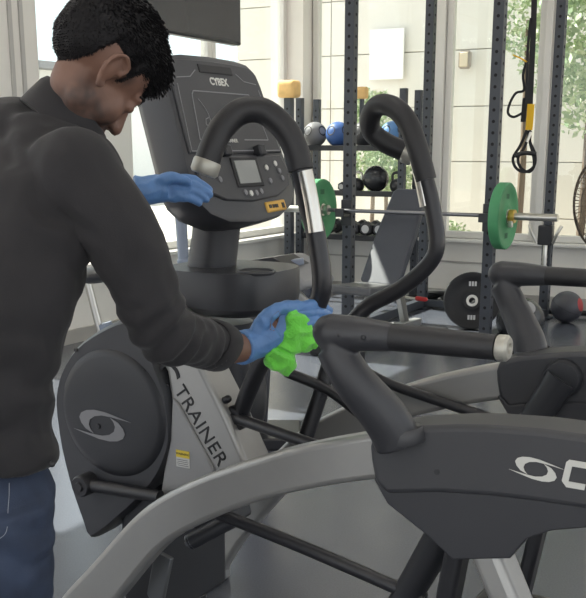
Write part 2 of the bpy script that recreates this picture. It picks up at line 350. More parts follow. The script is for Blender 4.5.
for sg in (-1, 1):
    g = (lambda P: P) if sg < 0 else flip
    sh = None
    out_u = T_[1:] + rear_t + list(reversed([Rg[0] + V((0, 0, 0.0))] + Rg[1:])) + [ms(374,482,-SS)] + LEFT
    b_ = BMn(); prism(b_, [g(p) for p in out_u], (0, -sg*0.115, 0)); sh = mesh_obj('pivot_shroud', b_, PLASTIC3, ct, True, 0.012, 3, angle=30)
    out_l = [ms(374,478,-SS), ] + [V((p.x, p.y, p.z + 0.006)) for p in Rg] + [rear_t[-1]] + rear_b + list(reversed(Bt_))
    out_l = [V((p.x, -SS + 0.006, p.z)) for p in out_l]
    b_ = BMn(); prism(b_, [g(p) for p in out_l], (0, -sg*0.11, 0)); mesh_obj('lower_cover', b_, PLASTIC, sh, True, 0.010, 3, angle=30)
    # shallow raised band along the top of the shroud
    b_ = BMn()
    for c in (ms(437,472,-SS),): lathe(b_, [(0.006,-0.002),(0.006,0.001),(0,0.001)], 12, axis_mtx(g(c), (0, sg, 0)))
    mesh_obj('screw', b_, PLASTIC2, sh)
    # lettering on the outer side
    if sg < 0:
        c = ms(536, 469, -SS - 0.001)
        xa = (ms(586, 477, -SS) - ms(515, 465, -SS)); xa.y = 0; xa = xa.normalized()
        ya = V((0, -1, 0)).cross(xa)*-1
        emblem('emblem', c + V((0, -0.001, 0)), xa, UP, 0.100, WHITEINK, sh)
        block_word(sh, ms(560.5, 486, -SS - 0.001), xa, 0.052, WHITEINK)
    else:
        c = V((1.02, SS + 0.001, 0.885)); emblem('emblem', c, (-1, 0, 0), UP, 0.105, WHITEINK, sh)
    # bolted swing-arm boss on the inner side, seen on the far shroud
    hub = g(V((ms(563, 378, SS-0.12).x, -(SS - 0.115), ms(563, 378, SS-0.12).z)))
    low = g(V((ms(512, 452, SS-0.12).x, -(SS - 0.13), ms(512, 452, SS-0.12).z)))
    if sg < 0: hub.x += 0.035; low.x += 0.05
    b_ = BMn(); dirv = (low - hub); tube(b_, [hub + V((0, -sg*0.012, 0)), hub + dirv*0.5 + V((0, -sg*0.016, 0)), low + dirv*1.6 + V((0, -sg*0.016, 0))], [0.044, 0.038, 0.030], 20, 4)
    arm = mesh_obj('swing_arm', b_, PLASTIC2, ct)
    b_ = BMn(); lathe(b_, [(0, -0.02), (0.047, -0.02), (0.050, -0.012), (0.050, 0.018), (0.044, 0.028), (0.02, 0.032), (0, 0.032)], 28, axis_mtx(hub, (0, -sg, 0))); mesh_obj('pivot_cap', b_, PLASTIC2, arm)
    # silver rear leg and its floor bar
    la = g(V((0.90, -SS + 0.05, 0.70))); lb = g(V((1.22, -SS + 0.05, 0.04)))
    b_ = BMn(); box_between(b_, la, lb, 0.06, 0.085, up=(0, 1, 0)); mesh_obj('rear_leg', b_, SILVER, ct, True, 0.016, 3)
    # black hanging link below the shroud
    b_ = BMn(); box_between(b_, g(V((0.86, -SS + 0.075, 0.72))), g(V((0.78, -SS + 0.10, 0.20))), 0.04, 0.07, up=(0, 1, 0)); mesh_obj('hanging_link', b_, BLACKM, ct, True, 0.012, 3)
    b_ = BMn(); box_between(b_, g(V((1.19, -SS + 0.075, 0.80))), g(V((1.08, -SS + 0.10, 0.20))), 0.04, 0.07, up=(0, 1, 0)); mesh_obj('hanging_link', b_, BLACKM, ct, True, 0.012, 3)
    # pedal plate between the links
    b_ = BMn(); box(b_, g(V((0.88, -0.24, 0.215))), (0.40, 0.17, 0.03)); pd = mesh_obj('foot_pedal', b_, PLASTIC2, ct, True, 0.012, 3)
    b_ = BMn()
    for k in range(9): box(b_, g(V((0.72 + k*0.04, -0.24, 0.233))), (0.014, 0.15, 0.008))
    mesh_obj('tread_rib', b_, RUBBER, pd, False)
    b_ = BMn(); box_between(b_, g(V((0.78, -SS + 0.11, 0.20))), g(V((1.08, -SS + 0.11, 0.20))), 0.03, 0.05); mesh_obj('pedal_beam', b_, BLACKM, ct, True, 0.008)
b_ = BMn(); box(b_, (1.235, 0, 0.035), (0.09, 0.96, 0.07)); mesh_obj('rear_floor_bar', b_, SILVER_M, ct, True, 0.014, 3)
b_ = BMn(); box(b_, (-0.30, 0, 0.035), (0.12, 0.90, 0.07)); mesh_obj('front_floor_bar', b_, SILVER_M, ct, True, 0.014, 3)
b_ = BMn(); box(b_, (0.46, 0, 0.045), (1.45, 0.09, 0.07)); mesh_obj('spine_bar', b_, SILVER_M, ct, True, 0.012, 3)
# ---- fixed grab bars on the shrouds
SG = 0.511
el = ms(330, 331, -SG); ge = ms(503, 348, -SG); pb = ms(392, 432, -SG + 0.03)
for sg in (-1, 1):
    g = (lambda P: P) if sg < 0 else flip
    dirg = (ge - el).normalized()
    b_ = BMn()
    pl = [g(V((pb.x, -SG + 0.06, pb.z - 0.03))), g(V((pb.x - 0.02, -SG + 0.045, pb.z + 0.02))), g(V((el.x + 0.045, -SG + 0.008, el.z - 0.09))), g(V((el.x + 0.008, -SG, el.z - 0.028)))]
    tube(b_, pl, [0.046, 0.046, 0.040, 0.036], 20, 6)
    tube(b_, [g(el - dirg*0.004 + V((0.006, 0, -0.002))), g(el + dirg*0.06), g(el + dirg*0.125)], [0.036, 0.033, 0.027], 20, 6, round_ends=True)
    ell(b_, g(el + V((0.012, 0, -0.012))), (0.036, 0.034, 0.036))
    bar = mesh_obj('grab_bar', fuse(b_, 0.004, 6), PLASTIC, ct)
    b_ = BMn(); tube(b_, [g(el + dirg*0.10), g(el + dirg*0.2), g(ge - dirg*0.012)], [0.0255, 0.0248, 0.0225], 24, 6); mesh_obj('foam_grip', b_, RUBBER, bar)
    b_ = BMn(); lathe(b_, [(0.0, -0.010), (0.0215, -0.010), (0.0235, -0.007), (0.0235, 0.007), (0.019, 0.012), (0.010, 0.012), (0.008, 0.006), (0, 0.006)], 28, axis_mtx(g(ge), V((dirg.x, 0, dirg.z)))); mesh_obj('end_cap', b_, mat('pale_cap', (0.42, 0.41, 0.36), 0.35, metal=0.4), bar)
    for t in (0.035, 0.085):
        b_ = BMn(); ell(b_, g(el + dirg*t + V((0, -0.031, 0.0))), (0.005, 0.004, 0.005), u=10, v=6); mesh_obj('screw', b_, PLASTIC2, bar)
    b_ = BMn(); lathe(b_, [(0.046, -0.02), (0.050, -0.014), (0.050, 0.004), (0.046, 0.010)], 24, axis_mtx(g(V((pb.x + 0.004, -SG + 0.065, pb.z - 0.01))), (-0.2, 0, 1))); mesh_obj('collar', b_, PLASTIC3, bar)
# ---- drive drums either side of the column
SD = 0.20
dc = V((-0.178, -SD, 0.735))
drum_px = [(55,417),(54,395),(60,370),(75,346),(100,328),(124,318),(134,324),(145,341),(160,375),(168,402),(171,440),(164,465),(155,482),(140,500),(118,520),(100,535),(88,540),(82,525),(70,490),(60,450)]
drum = [ms(x, y, -SD) for x, y in drum_px]
for sg in (-1, 1):
    g = (lambda P: P) if sg < 0 else flip
    c = V((-0.19, 0, 0.70))
    rings = []
    for s_, k in ((0.05, 0.90), (0.08, 0.985), (0.12, 1.0), (0.165, 1.0), (0.188, 0.985), (SD, 0.95)):
        rings.append([g(V((c.x + (0.055 if sg > 0 else 0) + (p.x - c.x)*k, -s_, c.z + (p.z - c.z)*k))) for p in smooth_path(drum + [drum[0]], 3)[:-1]])
    b_ = BMn(); loft(b_, rings); dr = mesh_obj('drive_drum', b_, PLASTIC, ct, angle=35)
    b_ = BMn(); lathe(b_, [(0, 0.014), (0.10, 0.013), (0.150, 0.010), (0.166, 0.006), (0.172, 0.0), (0.172, -0.02), (0, -0.02)], 64, axis_mtx(g(dc), (0, sg, 0))); dk = mesh_obj('disc_cover', b_, PLASTIC2, dr)
    emblem('emblem', g(ms(102, 425.5, -SD - 0.0145)), (1, 0, 0.05) if sg < 0 else (-1, 0, 0.05), (0, 0, 1), 0.196, GREYINK, dk)
    b_ = BMn(); lathe(b_, [(0, 0.018), (0.006, 0.017), (0.008, 0.012), (0.008, 0)], 16, axis_mtx(g(ms(102, 425, -SD)), (0, sg, 0))); mesh_obj('disc_bolt', b_, BLACKM, dk)
    for px in ((76, 350), (144, 371)):
        b_ = BMn(); lathe(b_, [(0.005, -0.004), (0.005, 0.003), (0, 0.003)], 12, axis_mtx(g(ms(*px, -SD - 0.002)), (0, sg, 0))); mesh_obj('screw', b_, DARKINK, dr)
    # crank pivot and its rod
    cp_ = g(ms(86, 484, -SD - 0.02)); ce = g(ms(160, 497, -SD - 0.02))
    b_ = BMn(); tube(b_, [cp_ + V((0, sg*0.005, 0)), (cp_+ce)/2, ce], [0.016, 0.017, 0.017], 16); rod = mesh_obj('crank_rod', b_, BLACKM, ct)
    b_ = BMn(); lathe(b_, [(0, 0.034), (0.012, 0.034), (0.014, 0.028), (0.026, 0.028), (0.030, 0.022), (0.030, -0.04), (0, -0.04)], 28, axis_mtx(cp_, (0, sg, 0))); mesh_obj('crank_pivot', b_, BLACKM, rod)
# ---- silver column with lettering, silver lower side panels
SC = 0.185
colp = [(128,310),(178,306),(200,365),(225,415),(247,465),(262,500),(190,512),(160,498),(163,470),(168,440),(171,405),(166,372),(150,345)]
co = [ms(x, y, -SC) for x, y in colp]
b_ = BMn(); prism(b_, co, (0, 0.115, 0)); colm = mesh_obj('column', b_, SILVER, ct, True, 0.014, 4, angle=30)
# raised side panel below the drum edge
pan = [(172,398),(178,404),(214,470),(212,476),(160,497),(164,470),(170,440)]
b_ = BMn(); prism(b_, [ms(x, y, -SC - 0.008) for x, y in pan], (0, 0.02, 0)); sp_ = mesh_obj('side_panel', b_, SILVER_M, ct, True, 0.005, 2)
d0 = ms(160, 345, -SC - 0.001); d1 = ms(228, 462, -SC - 0.001); xd = (d1 - d0); xd.y = 0
ydir = V((0, -1, 0)).cross(xd.normalized()); 
text_obj('lettering', 'ARC', 0.090, DARKINK, colm, frame_mtx(ms(139, 326, -SC - 0.001), xd, ydir), align='LEFT', bold=0.001, spacing=0.95)
text_obj('lettering', 'TRAINER', 0.054, DARKINK, colm, frame_mtx(ms(178, 387, -SC - 0.001), xd, ydir), align='LEFT', spacing=1.06)
lb_ = ms(183, 459, -SC - 0.009)
b_ = BMn(); box(b_, lb_, (0.042, 0.001, 0.045)); wl = mesh_obj('warning_label', b_, mat('label_white', (0.62, 0.62, 0.60), 0.6), sp_, False)
b_ = BMn(); box(b_, lb_ + V((0, -0.0008, 0.013)), (0.042, 0.001, 0.019)); mesh_obj('label_band', b_, mat('label_yellow', (0.72, 0.55, 0.06), 0.6), wl, False)
text_obj('lettering', 'WARNING', 0.0085, DARKINK, wl, frame_mtx(lb_ + V((0.0, -0.0015, 0.013)), (1, 0, 0), UP), align='CENTER', extrude=0.0003)
b_ = BMn()
for k in range(4): box(b_, lb_ + V((-0.002 + 0.002*(k % 2), -0.0008, -0.003 - k*0.005)), (0.034, 0.001, 0.0014))
mesh_obj('fine_print', b_, GREYINK, wl, False)
# base box between the rails
b_ = BMn(); box(b_, (-0.135, 0, 0.36), (0.13, 0.34, 0.46)); mesh_obj('drive_base', b_, PLASTIC2, ct, True, 0.02, 3)
b_ = BMn(); box_between(b_, (-0.10, 0.0, 0.92), (0.03, 0.0, 0.40), 0.12, 0.13, up=(0, 1, 0)); mesh_obj('column_core', b_, PLASTIC2, ct, True, 0.01, 2)
b_ = BMn(); box_between(b_, (-0.17, 0, 0.15), (-0.17, 0, 0.06), 0.2, 0.12, up=(0, 1, 0)); mesh_obj('base_foot', b_, BLACKM, ct, True, 0.01)
# silver crank plate with bolt seen under the near rail
for sg in (-1,):
    g = (lambda P: P) if sg < 0 else flip
    a0, a1 = g(ms(166, 553, -0.30)), g(ms(158, 596, -0.30))
    b_ = BMn(); box_between(b_, a0, a1, 0.05, 0.012, up=(0, 1, 0)); 
    b_.free(); b_ = BMn(); dd = (a1-a0).normalized(); sd_ = V((dd.z, 0, -dd.x))
    prism(b_, [a0 + sd_*0.026, a0 - sd_*0.026, a1 - sd_*0.024 , a1 + dd*0.03, a1 + sd_*0.026], (0, sg*0.014, 0)); cpz = mesh_obj('crank_plate', b_, mat('grey_steel', (0.16, 0.165, 0.17), 0.4, metal=0.6), ct, True, 0.003)
    bp_ = g(ms(190, 542, -0.31)); be = g(ms(232, 520, -0.27))
    b_ = BMn(); tube(b_, [bp_, be], [0.021, 0.020], 18, 3); rl = mesh_obj('roller', b_, PLASTIC2, ct)
    ax_ = (bp_ - be).normalized()
    b_ = BMn(); lathe(b_, [(0, 0.012), (0.006, 0.012), (0.008, 0.008), (0.013, 0.006), (0.020, 0.003), (0.021, -0.006), (0, -0.006)], 24, axis_mtx(bp_, ax_)); mesh_obj('roller_bolt', b_, mat('grey_steel', (0.16, 0.165, 0.17)), rl)
# ---- linkage bars
near_bar = [ms(215, 512, -0.30), ms(300, 546, -0.30), ms(425, 600, -0.30)]
for sg in (-1, 1):
    g = (lambda P: P) if sg < 0 else flip
    b_ = BMn(); tube(b_, [g(p) for p in near_bar], 0.0155, 14); mesh_obj('pedal_rod', b_, BLACKM, ct)
# ---- moving handles
def sjoin(pix, ss): return [ms(x, y, s) for (x, y), s in zip(pix, ss)]
def moving_handle(pix, ss, ngrip, nsens, hubpix, hubs, label):
    P = sjoin(pix, ss)
    b_ = BMn(); tube(b_, P[:ngrip+1], 0.0215, 20, 6); h = mesh_obj('moving_handle', b_, BLACKM, ct)
    b_ = BMn(); tube(b_, P[ngrip:], 0.0275, 22, 6); gp = mesh_obj('foam_grip', b_, RUBBER, h)
    d = (P[-1] - P[-2]).normalized()
    b_ = BMn(); lathe(b_, [(0, -0.012), (0.0285, -0.012), (0.030, -0.008), (0.030, 0.012), (0.026, 0.018), (0.016, 0.018), (0.014, 0.008), (0, 0.008)], 28, axis_mtx(P[-1], d)); mesh_obj('end_cap', b_, mat('pale_cap', (0.42, 0.41, 0.36)), h)
    # metal pulse sensor on the side of the stem
    Q = sjoin(nsens[0], nsens[1])
    b_ = BMn(); tube(b_, Q, 0.0165, 20, 4); mesh_obj('pulse_sensor', b_, STEEL, h)
    # dark joint sleeve
    J = P[ngrip-1].lerp(P[ngrip], 0.0)
    return h, P
hA, PA = moving_handle([(232,432),(240,414),(262,362),(292,333),(315,308),(322,282),(316,235),(308,205),(301,170),(296,150),(284,128),(263,111),(240,112),(222,128),(212,148),(206,166)],
    [-.12,-.13,-.19,-.24,-.26,-.27,-.27,-.27,-.27,-.27,-.28,-.30,-.33,-.36,-.38,-.39], 8, ([(305,171),(311,200),(316,232)], [-.281,-.281,-.281]), None, None, 'near')
hB, PB = moving_handle([(292,482),(305,440),(320,395),(334,352),(362,311),(400,289),(428,265),(437,243),(432,205),(426,180),(418,150),(408,123),(395,108),(380,105),(371,115),(371,130),(384,142),(408,153)],
    [.12,.13,.16,.20,.24,.26,.27,.27,.27,.27,.27,.28,.29,.31,.33,.36,.38,.40], 9, ([(416,160),(421,180),(426,206)], [.266,.266,.266]), None, None, 'far')
for P0, h in ((ms(236, 418, -.135), hA),):
    sg = -1 if P0.y < 0 else 1
    b_ = BMn(); lathe(b_, [(0, 0.030), (0.016, 0.030), (0.018, 0.024), (0.030, 0.024), (0.034, 0.018), (0.034, -0.018), (0.03, -0.024), (0, -0.024)], 28, axis_mtx(P0, (0, sg, 0))); mesh_obj('pivot_hub', b_, BLACKM, h)
bars = [([(236,418),(303,441),(345,456)], [-.15,-.19,-.22]), ([(286,372),(330,391),(373,423),(432,452)], [.10,.13,.10,.05]), ([(366,372),(395,386),(460,408),(520,428)], [.30,.31,.32,.33])]
for px, ss in bars:
    b_ = BMn(); tube(b_, sjoin(px, ss), 0.0145, 14); mesh_obj('link_rod', b_, BLACKM, ct)
b_ = BMn(); Q = sjoin([(218,403),(228,399)], [-.16,-.16]); tube(b_, Q, [0.008, 0.010], 12, 3, round_ends=True); mesh_obj('locking_lever', b_, BLACKM, hA)
# ---- tray with cup holders
tz = 1.115
CUP = mz(256, 272, tz); TU = CUP.x + 0.050 - 0.165
def tray_ring(k, z):
    pts = []
    for i in range(40):
        a = 2*math.pi*i/40; ca, sa = math.cos(a), math.sin(a)
        u = TU + 0.165*abs(ca)**0.7*(1 if ca > 0 else -1)*k; s = 0.150*abs(sa)**0.7*(1 if sa > 0 else -1)*k
        pts.append(V((u, s, z)))
    return pts
b_ = BMn(); loft(b_, [tray_ring(0.55, tz-0.12), tray_ring(0.86, tz-0.105), tray_ring(0.98, tz-0.09), tray_ring(1.0, tz-0.07), tray_ring(1.0, tz-0.008), tray_ring(0.985, tz), tray_ring(0.93, tz)])
tray = mesh_obj('tray', b_, PLASTIC, ct)
for s in (CUP.y,):
    b_ = BMn(); lathe(b_, [(0.046, -0.005), (0.049, 0.001), (0.046, 0.005), (0.041, 0.003), (0.040, -0.004)], 32, Matrix.Translation((CUP.x, s, tz)), close=True); mesh_obj('cup_rim', b_, PLASTIC3, tray)
    b_ = BMn(); lathe(b_, [(0, 0.0012), (0.041, 0.0012), (0.041, -0.002), (0, -0.002)], 32, Matrix.Translation((CUP.x, s, tz))); mesh_obj('cup_well', b_, DARKINK, tray)
b_ = BMn(); loft(b_, [[V((0.0 + 0.11*math.cos(a)*k, 0.085*math.sin(a)*k, z)) for a in [2*math.pi*i/24 for i in range(24)]] for z, k in ((0.72, 1.0), (0.92, 1.0), (0.97, 1.1))]); mesh_obj('column_neck', b_, PLASTIC, ct)
# ---- console post and console
b_ = BMn(); loft(b_, [[V((0.015 + (0.065*math.cos(a))*k + o_, 0.062*math.sin(a)*k, z)) for a in [2*math.pi*i/28 for i in range(28)]] for z, k, o_ in ((1.09, 1.12, -0.01), (1.12, 1.0, -0.006), (1.2, 0.97, 0.008), (1.29, 1.0, 0.02))]); mesh_obj('console_post', b_, PLASTIC, ct)
con = empty('console', (0, 0, 0), 0, ct)
CT = ms(208, 57, 0); CDIR = (ms(257, 222, 0) - CT).normalized(); CN = V((-CDIR.z, 0, CDIR.x)); CN = CN if CN.x > 0 else -CN
SX = V((0, 1, 0))
def cpt(s, t, off=0.0): return CT + SX*s + CDIR*t + CN*off
half = [(0.0, 0.0), (0.12, 0.003), (0.172, 0.010), (0.200, 0.028), (0.212, 0.06), (0.220, 0.16), (0.228, 0.26), (0.234, 0.325), (0.225, 0.36), (0.19, 0.392), (0.12, 0.416), (0.0, 0.424)]
full = half + [(-s, t) for s, t in reversed(half[1:-1])]
def ring(k, off, dt=0.0): return [cpt(s*k, 0.206 + (t - 0.206)*k + dt, off) for s, t in full]
b_ = BMn(); loft(b_, [ring(0.70, -0.115), ring(0.93, -0.105), ring(1.0, -0.08), ring(1.01, -0.035), ring(1.01, -0.012), ring(1.0, 0.0), ring(0.965, 0.004)])
chouse = mesh_obj('console_housing', b_, PLASTIC, con, angle=50)
# upper face, line frame, rack slot
fp = [(0.168, 0.020), (0.192, 0.038), (0.200, 0.07), (0.208, 0.16), (0.214, 0.248)]
fo = [(0, 0.014), (0.1, 0.016)] + fp + [(0, 0.250)] + [(-s, t) for s, t in reversed([(0.1, 0.016)] + fp)]
b_ = BMn(); prism(b_, [cpt(s, t, 0.003) for s, t in fo], CN*0.006); mesh_obj('reading_rack', b_, PLASTIC3, con, True, 0.003)
def line_loop(pts, wd, closed, name, m, off=0.0095):
    b2 = BMn(); P = [cpt(s, t, off) for s, t in pts]
    for i in range(len(P) if closed else len(P)-1):
        box_between(b2, P[i], P[(i+1) % len(P)], wd, 0.001, up=CN)
    return mesh_obj(name, b2, m, con, False)
LINE = mat('line_ink', (0.22, 0.22, 0.23), 0.5)
line_loop([(-0.125, 0.095), (0.125, 0.095), (0.14, 0.12), (0.157, 0.215), (0.04, 0.215)], 0.0028, False, 'frame_line', LINE)
line_loop([(-0.125, 0.095), (-0.135, 0.105), (-0.157, 0.215), (-0.10, 0.215)], 0.0028, False, 'frame_line', LINE)
line_loop([(-0.205, 0.243), (0.205, 0.243)], 0.0022, False, 'frame_line', LINE)
line_loop([(-0.178, 0.065), (-0.12, 0.06), (-0.09, 0.042)], 0.0022, False, 'frame_line', LINE)
line_loop([(0.178, 0.065), (0.12, 0.06), (0.09, 0.042)], 0.0022, False, 'frame_line', LINE)
line_loop([(-0.205, 0.243), (-0.182, 0.08)], 0.0022, False, 'frame_line', LINE); line_loop([(0.205, 0.243), (0.182, 0.08)], 0.0022, False, 'frame_line', LINE)
# outline of ear-bud cable loop printed on the rack
line_loop([(-0.115, 0.115), (-0.108, 0.122), (-0.098, 0.135), (-0.09, 0.15), (-0.088, 0.17), (-0.098, 0.182), (-0.112, 0.178), (-0.108, 0.165), (-0.092, 0.16)], 0.002, False, 'cable_print', LINE)
b_ = BMn(); box(b_, cpt(0, 0.036, 0.010), (0.001, 0.001, 0.001)); b_.free()
b_ = BMn(); box_between(b_, cpt(-0.075, 0.036, 0.006), cpt(0.075, 0.036, 0.006), 0.022, 0.012, up=CN); mesh_obj('slot', b_, DARKINK, con, False, 0.003)
text_obj('lettering', 'CYBEX', 0.026, WHITEINK, con, frame_mtx(cpt(0, 0.068, 0.0092), SX, -CDIR), align='CENTER', bold=0.0008)
text_obj('lettering', 'ARC', 0.019, WHITEINK, con, frame_mtx(cpt(-0.092, 0.218, 0.0092), SX, -CDIR), align='LEFT')
text_obj('lettering', 'TRAINER', 0.013, WHITEINK, con, frame_mtx(cpt(-0.045, 0.218, 0.0092), SX, -CDIR), align='LEFT')
# rack lugs
for s in (-0.075, 0.085):
    b_ = BMn(); box_between(b_, cpt(s - 0.016, 0.246, 0.016), cpt(s + 0.016, 0.246, 0.016), 0.028, 0.026, up=CN); mesh_obj('rack_lug', b_, PLASTIC2, con, True, 0.005)
# keypad: panel, screen, keys, badge
kp = [(0.0, 0.256), (0.19, 0.256), (0.212, 0.30), (0.196, 0.342), (0.12, 0.366), (0.0, 0.374)]
ko = kp + [(-s, t) for s, t in reversed(kp[1:-1])]
b_ = BMn(); prism(b_, [cpt(s, t, 0.003) for s, t in ko], CN*0.010); mesh_obj('keypad', b_, PLASTIC3, con, True, 0.004)
b_ = BMn(); box_between(b_, cpt(-0.062, 0.300, 0.014), cpt(0.062, 0.300, 0.014), 0.076, 0.006, up=CN); bz = mesh_obj('screen_bezel', b_, DARKINK, con, True, 0.004)
b_ = BMn(); box_between(b_, cpt(-0.052, 0.300, 0.0175), cpt(0.046, 0.300, 0.0175), 0.058, 0.002, up=CN); mesh_obj('screen', b_, mat('lcd', (0.30, 0.31, 0.30), 0.25), bz, False)
bp = None
for k, (s, t) in enumerate([(-0.15, 0.285), (-0.13, 0.315), (-0.155, 0.30), (0.10, 0.29), (0.10, 0.325), (-0.035, 0.351), (-0.01, 0.354), (0.015, 0.354), (0.04, 0.351), (0.15, 0.28), (0.16, 0.30), (0.165, 0.32)]):
    b_ = BMn(); lathe(b_, [(0.0075, 0), (0.0075, 0.003), (0.006, 0.004), (0, 0.004)], 14, axis_mtx(cpt(s, t, 0.0125), CN)); mesh_obj('key', b_, GREYINK if k % 3 else WHITEINK, con)
b_ = BMn(); box_between(b_, cpt(0.055, 0.392, 0.004), cpt(0.155, 0.388, 0.004), 0.028, 0.008, up=CN); bd = mesh_obj('badge', b_, mat('badge_orange', (0.62, 0.36, 0.06), 0.45), con, True, 0.004)
for s in (0.073, 0.09, 0.105, 0.138):
    b_ = BMn(); box_between(b_, cpt(s - 0.006, 0.3905, 0.0085), cpt(s + 0.006, 0.3905, 0.0085), 0.009 if s < .12 else 0.014, 0.002, up=CN); mesh_obj('badge_mark', b_, DARKINK, bd, False)
# ================================================================== POWER RACK, BARBELL, PLATES
RK = V((0.42, 7.60, 0))                    # front left upright of the rack
def rk(a, d, z=0): return V((a, d, z))     # rack-local: x along the bar, y away from the camera
rack = tag(empty('power_rack', RK, -B), 'tall dark steel power rack with drilled uprights holding the barbell', 'power rack')
hole_proto = None
def upright(a, d, h=2.95):
    global hole_proto
    b_ = BMn(); box(b_, (a, d, h/2), (0.075, 0.075, h)); o = mesh_obj('upright', b_, RACKM, rack, False, 0.004)
    b2 = BMn()
    n = int(h/0.075)
    for i in range(2, n):
        z = i*0.075
        lathe(b2, [(0.0115, 0), (0.0115, 0.0012), (0, 0.0012)], 8, axis_mtx((a, d - 0.0375, z), (0, -1, 0)))
        lathe(b2, [(0.0115, 0), (0.0115, 0.0012), (0, 0.0012)], 8, axis_mtx((a + 0.0375, d, z), (1, 0, 0)))
        lathe(b2, [(0.0115, 0), (0.0115, 0.0012), (0, 0.0012)], 8, axis_mtx((a - 0.0375, d, z), (-1, 0, 0)))
    h_ = mesh_obj('drilled_holes', b2, mat('hole_dark', (0.008, 0.008, 0.01), 0.9), o, False); h_['kind'] = 'stuff'
    b2 = BMn(); box(b2, (a, d, 0.006), (0.14, 0.14, 0.012)); mesh_obj('foot_plate', b2, RACKM, o, False, 0.003)
    return o
RD = 1.5
ups = [upright(0, 0), upright(1.1, 0), upright(0, RD), upright(1.1, RD)]
for a in (0, 1.1):
    b_ = BMn(); box_between(b_, (a, 0.0375, 2.90), (a, RD - 0.0375, 2.90), 0.07, 0.07); mesh_obj('top_side_beam', b_, RACKM, rack, False, 0.004)
    b_ = BMn(); box_between(b_, (a, 0.0375, 0.05), (a, RD - 0.0375, 0.05), 0.07, 0.07); mesh_obj('base_side_beam', b_, RACKM, rack, False, 0.004)
for d in (0, RD):
    b_ = BMn(); box_between(b_, (0.0375, d, 2.88), (1.0625, d, 2.88), 0.06, 0.06); mesh_obj('top_cross_beam', b_, RACKM, rack, False, 0.004)
b_ = BMn(); tube(b_, [(0.0375, 0, 2.475), (1.0625, 0, 2.475)], 0.021, 14, smooth=False); mesh_obj('pull_up_bar', b_, BLACKM, rack)
b_ = BMn(); box_between(b_, (0.0375, RD, 0.05), (1.0625, RD, 0.05), 0.06, 0.06); mesh_obj('base_cross_beam', b_, RACKM, rack, False, 0.004)
BARZ = 0.95
for a in (0, 1.1):
    b_ = BMn(); box(b_, (a, -0.045, BARZ - 0.02), (0.085, 0.012, 0.19)); box(b_, (a, -0.10, BARZ - 0.035), (0.07, 0.12, 0.02)); box(b_, (a, -0.155, BARZ - 0.015), (0.07, 0.014, 0.06))
    mesh_obj('bar_hook', b_, BLACKM, rack, False, 0.003)
# clamp block on the rear right upright
b_ = BMn(); box(b_, (1.1, RD - 0.07, 0.70), (0.12, 0.07, 0.16)); ck = mesh_obj('spotter_clamp', b_, BLACKM, rack, True, 0.008)
for dx in (-0.07, 0.07):
    b_ = BMn(); tube(b_, [(1.1 + dx, RD - 0.10, 0.64), (1.1 + dx*1.5, RD - 0.12, 0.72), (1.1 + dx*1.9, RD - 0.10, 0.78)], 0.013, 10); mesh_obj('clamp_handle', b_, STEEL, ck)
b_ = BMn(); lathe(b_, [(0.02, -0.22), (0.024, -0.2), (0.02, -0.18), (0.024, -0.16), (0.02, -0.14), (0.024, -0.12), (0.02, -0.1), (0.024, -0.08), (0.02, -0.06), (0.02, 0.1)], 12, Matrix.Translation((1.1, RD - 0.07, 0.60))); mesh_obj('spring', b_, STEEL, ck)
# barbell
bar = tag(empty('barbell', RK, -B), 'long steel barbell resting across the power rack', 'barbell')
by = -0.10; bz_ = BARZ
b_ = BMn(); tube(b_, [(-0.12, by, bz_), (1.15, by, bz_)], 0.014, 14, smooth=False); mesh_obj('shaft', b_, mat('dark_chrome', (0.20, 0.20, 0.21), 0.3, metal=0.9), bar)
for e_, sg in ((-0.12, -1), (1.15, 1)):
    b_ = BMn(); tube(b_, [(e_ + sg*0.03, by, bz_), (e_ + sg*0.445, by, bz_)], 0.025, 20, smooth=False); mesh_obj('sleeve', b_, STEEL, bar)
    b_ = BMn(); tube(b_, [(e_, by, bz_), (e_ + sg*0.03, by, bz_)], 0.037, 24, smooth=False); mesh_obj('sleeve_collar', b_, STEEL, bar)
GREEN = mat('green_rubber', (0.075, 0.30, 0.13), 0.6, var=0.06, scale=9)
def plate(name, m, label, loc, axis, rz, group, ink):
    e_ = tag(empty(name, loc), label, 'weight plate', group)
    Mx = axis_mtx((0, 0, 0), axis)
    b_ = BMn(); lathe(b_, [(0.026, 0.035), (0.07, 0.035), (0.075, 0.030), (0.10, 0.026), (0.165, 0.026), (0.175, 0.034), (0.218, 0.036), (0.225, 0.030), (0.225, -0.030), (0.218, -0.036), (0.175, -0.034), (0.165, -0.026), (0.10, -0.026), (0.075, -0.030), (0.07, -0.035), (0.026, -0.035)], 56, Mx, close=True)
    mesh_obj('bumper_ring', b_, m, e_)
    for sg in (-1, 1):
        b_ = BMn(); lathe(b_, [(0.0255, 0.0375), (0.045, 0.0375), (0.047, 0.034), (0.0255, 0.034)], 32, Mx @ Matrix.Rotation(0 if sg > 0 else math.pi, 4, 'X'), close=True); mesh_obj('hub_insert', b_, STEEL, e_)
        for k in range(2):
            a_ = math.radians(90 + 180*k)
            W = ['45', 'LB'][k]
            mt = Mx @ Matrix.Rotation(0 if sg > 0 else math.pi, 4, 'X') @ Matrix.Rotation(a_ + math.pi/2*0 - math.pi/2, 4, 'Z') @ Matrix.Translation((0, 0.132, 0.0262))
            b_ = BMn()
            for q in (-1, 0, 1): prism(b_, [mt @ V((q*0.022 + x, y, 0)) for x, y in ((-0.008, -0.018), (0.008, -0.018), (0.008, 0.018), (-0.008, 0.018))], (mt.to_3x3() @ V((0, 0, 0.001))))
            h_ = mesh_obj('raised_mark', b_, ink, e_, False); h_['kind'] = 'stuff'
    return e_
def rw(a, d, z): return RK + RX*a + LX*d + UP*z
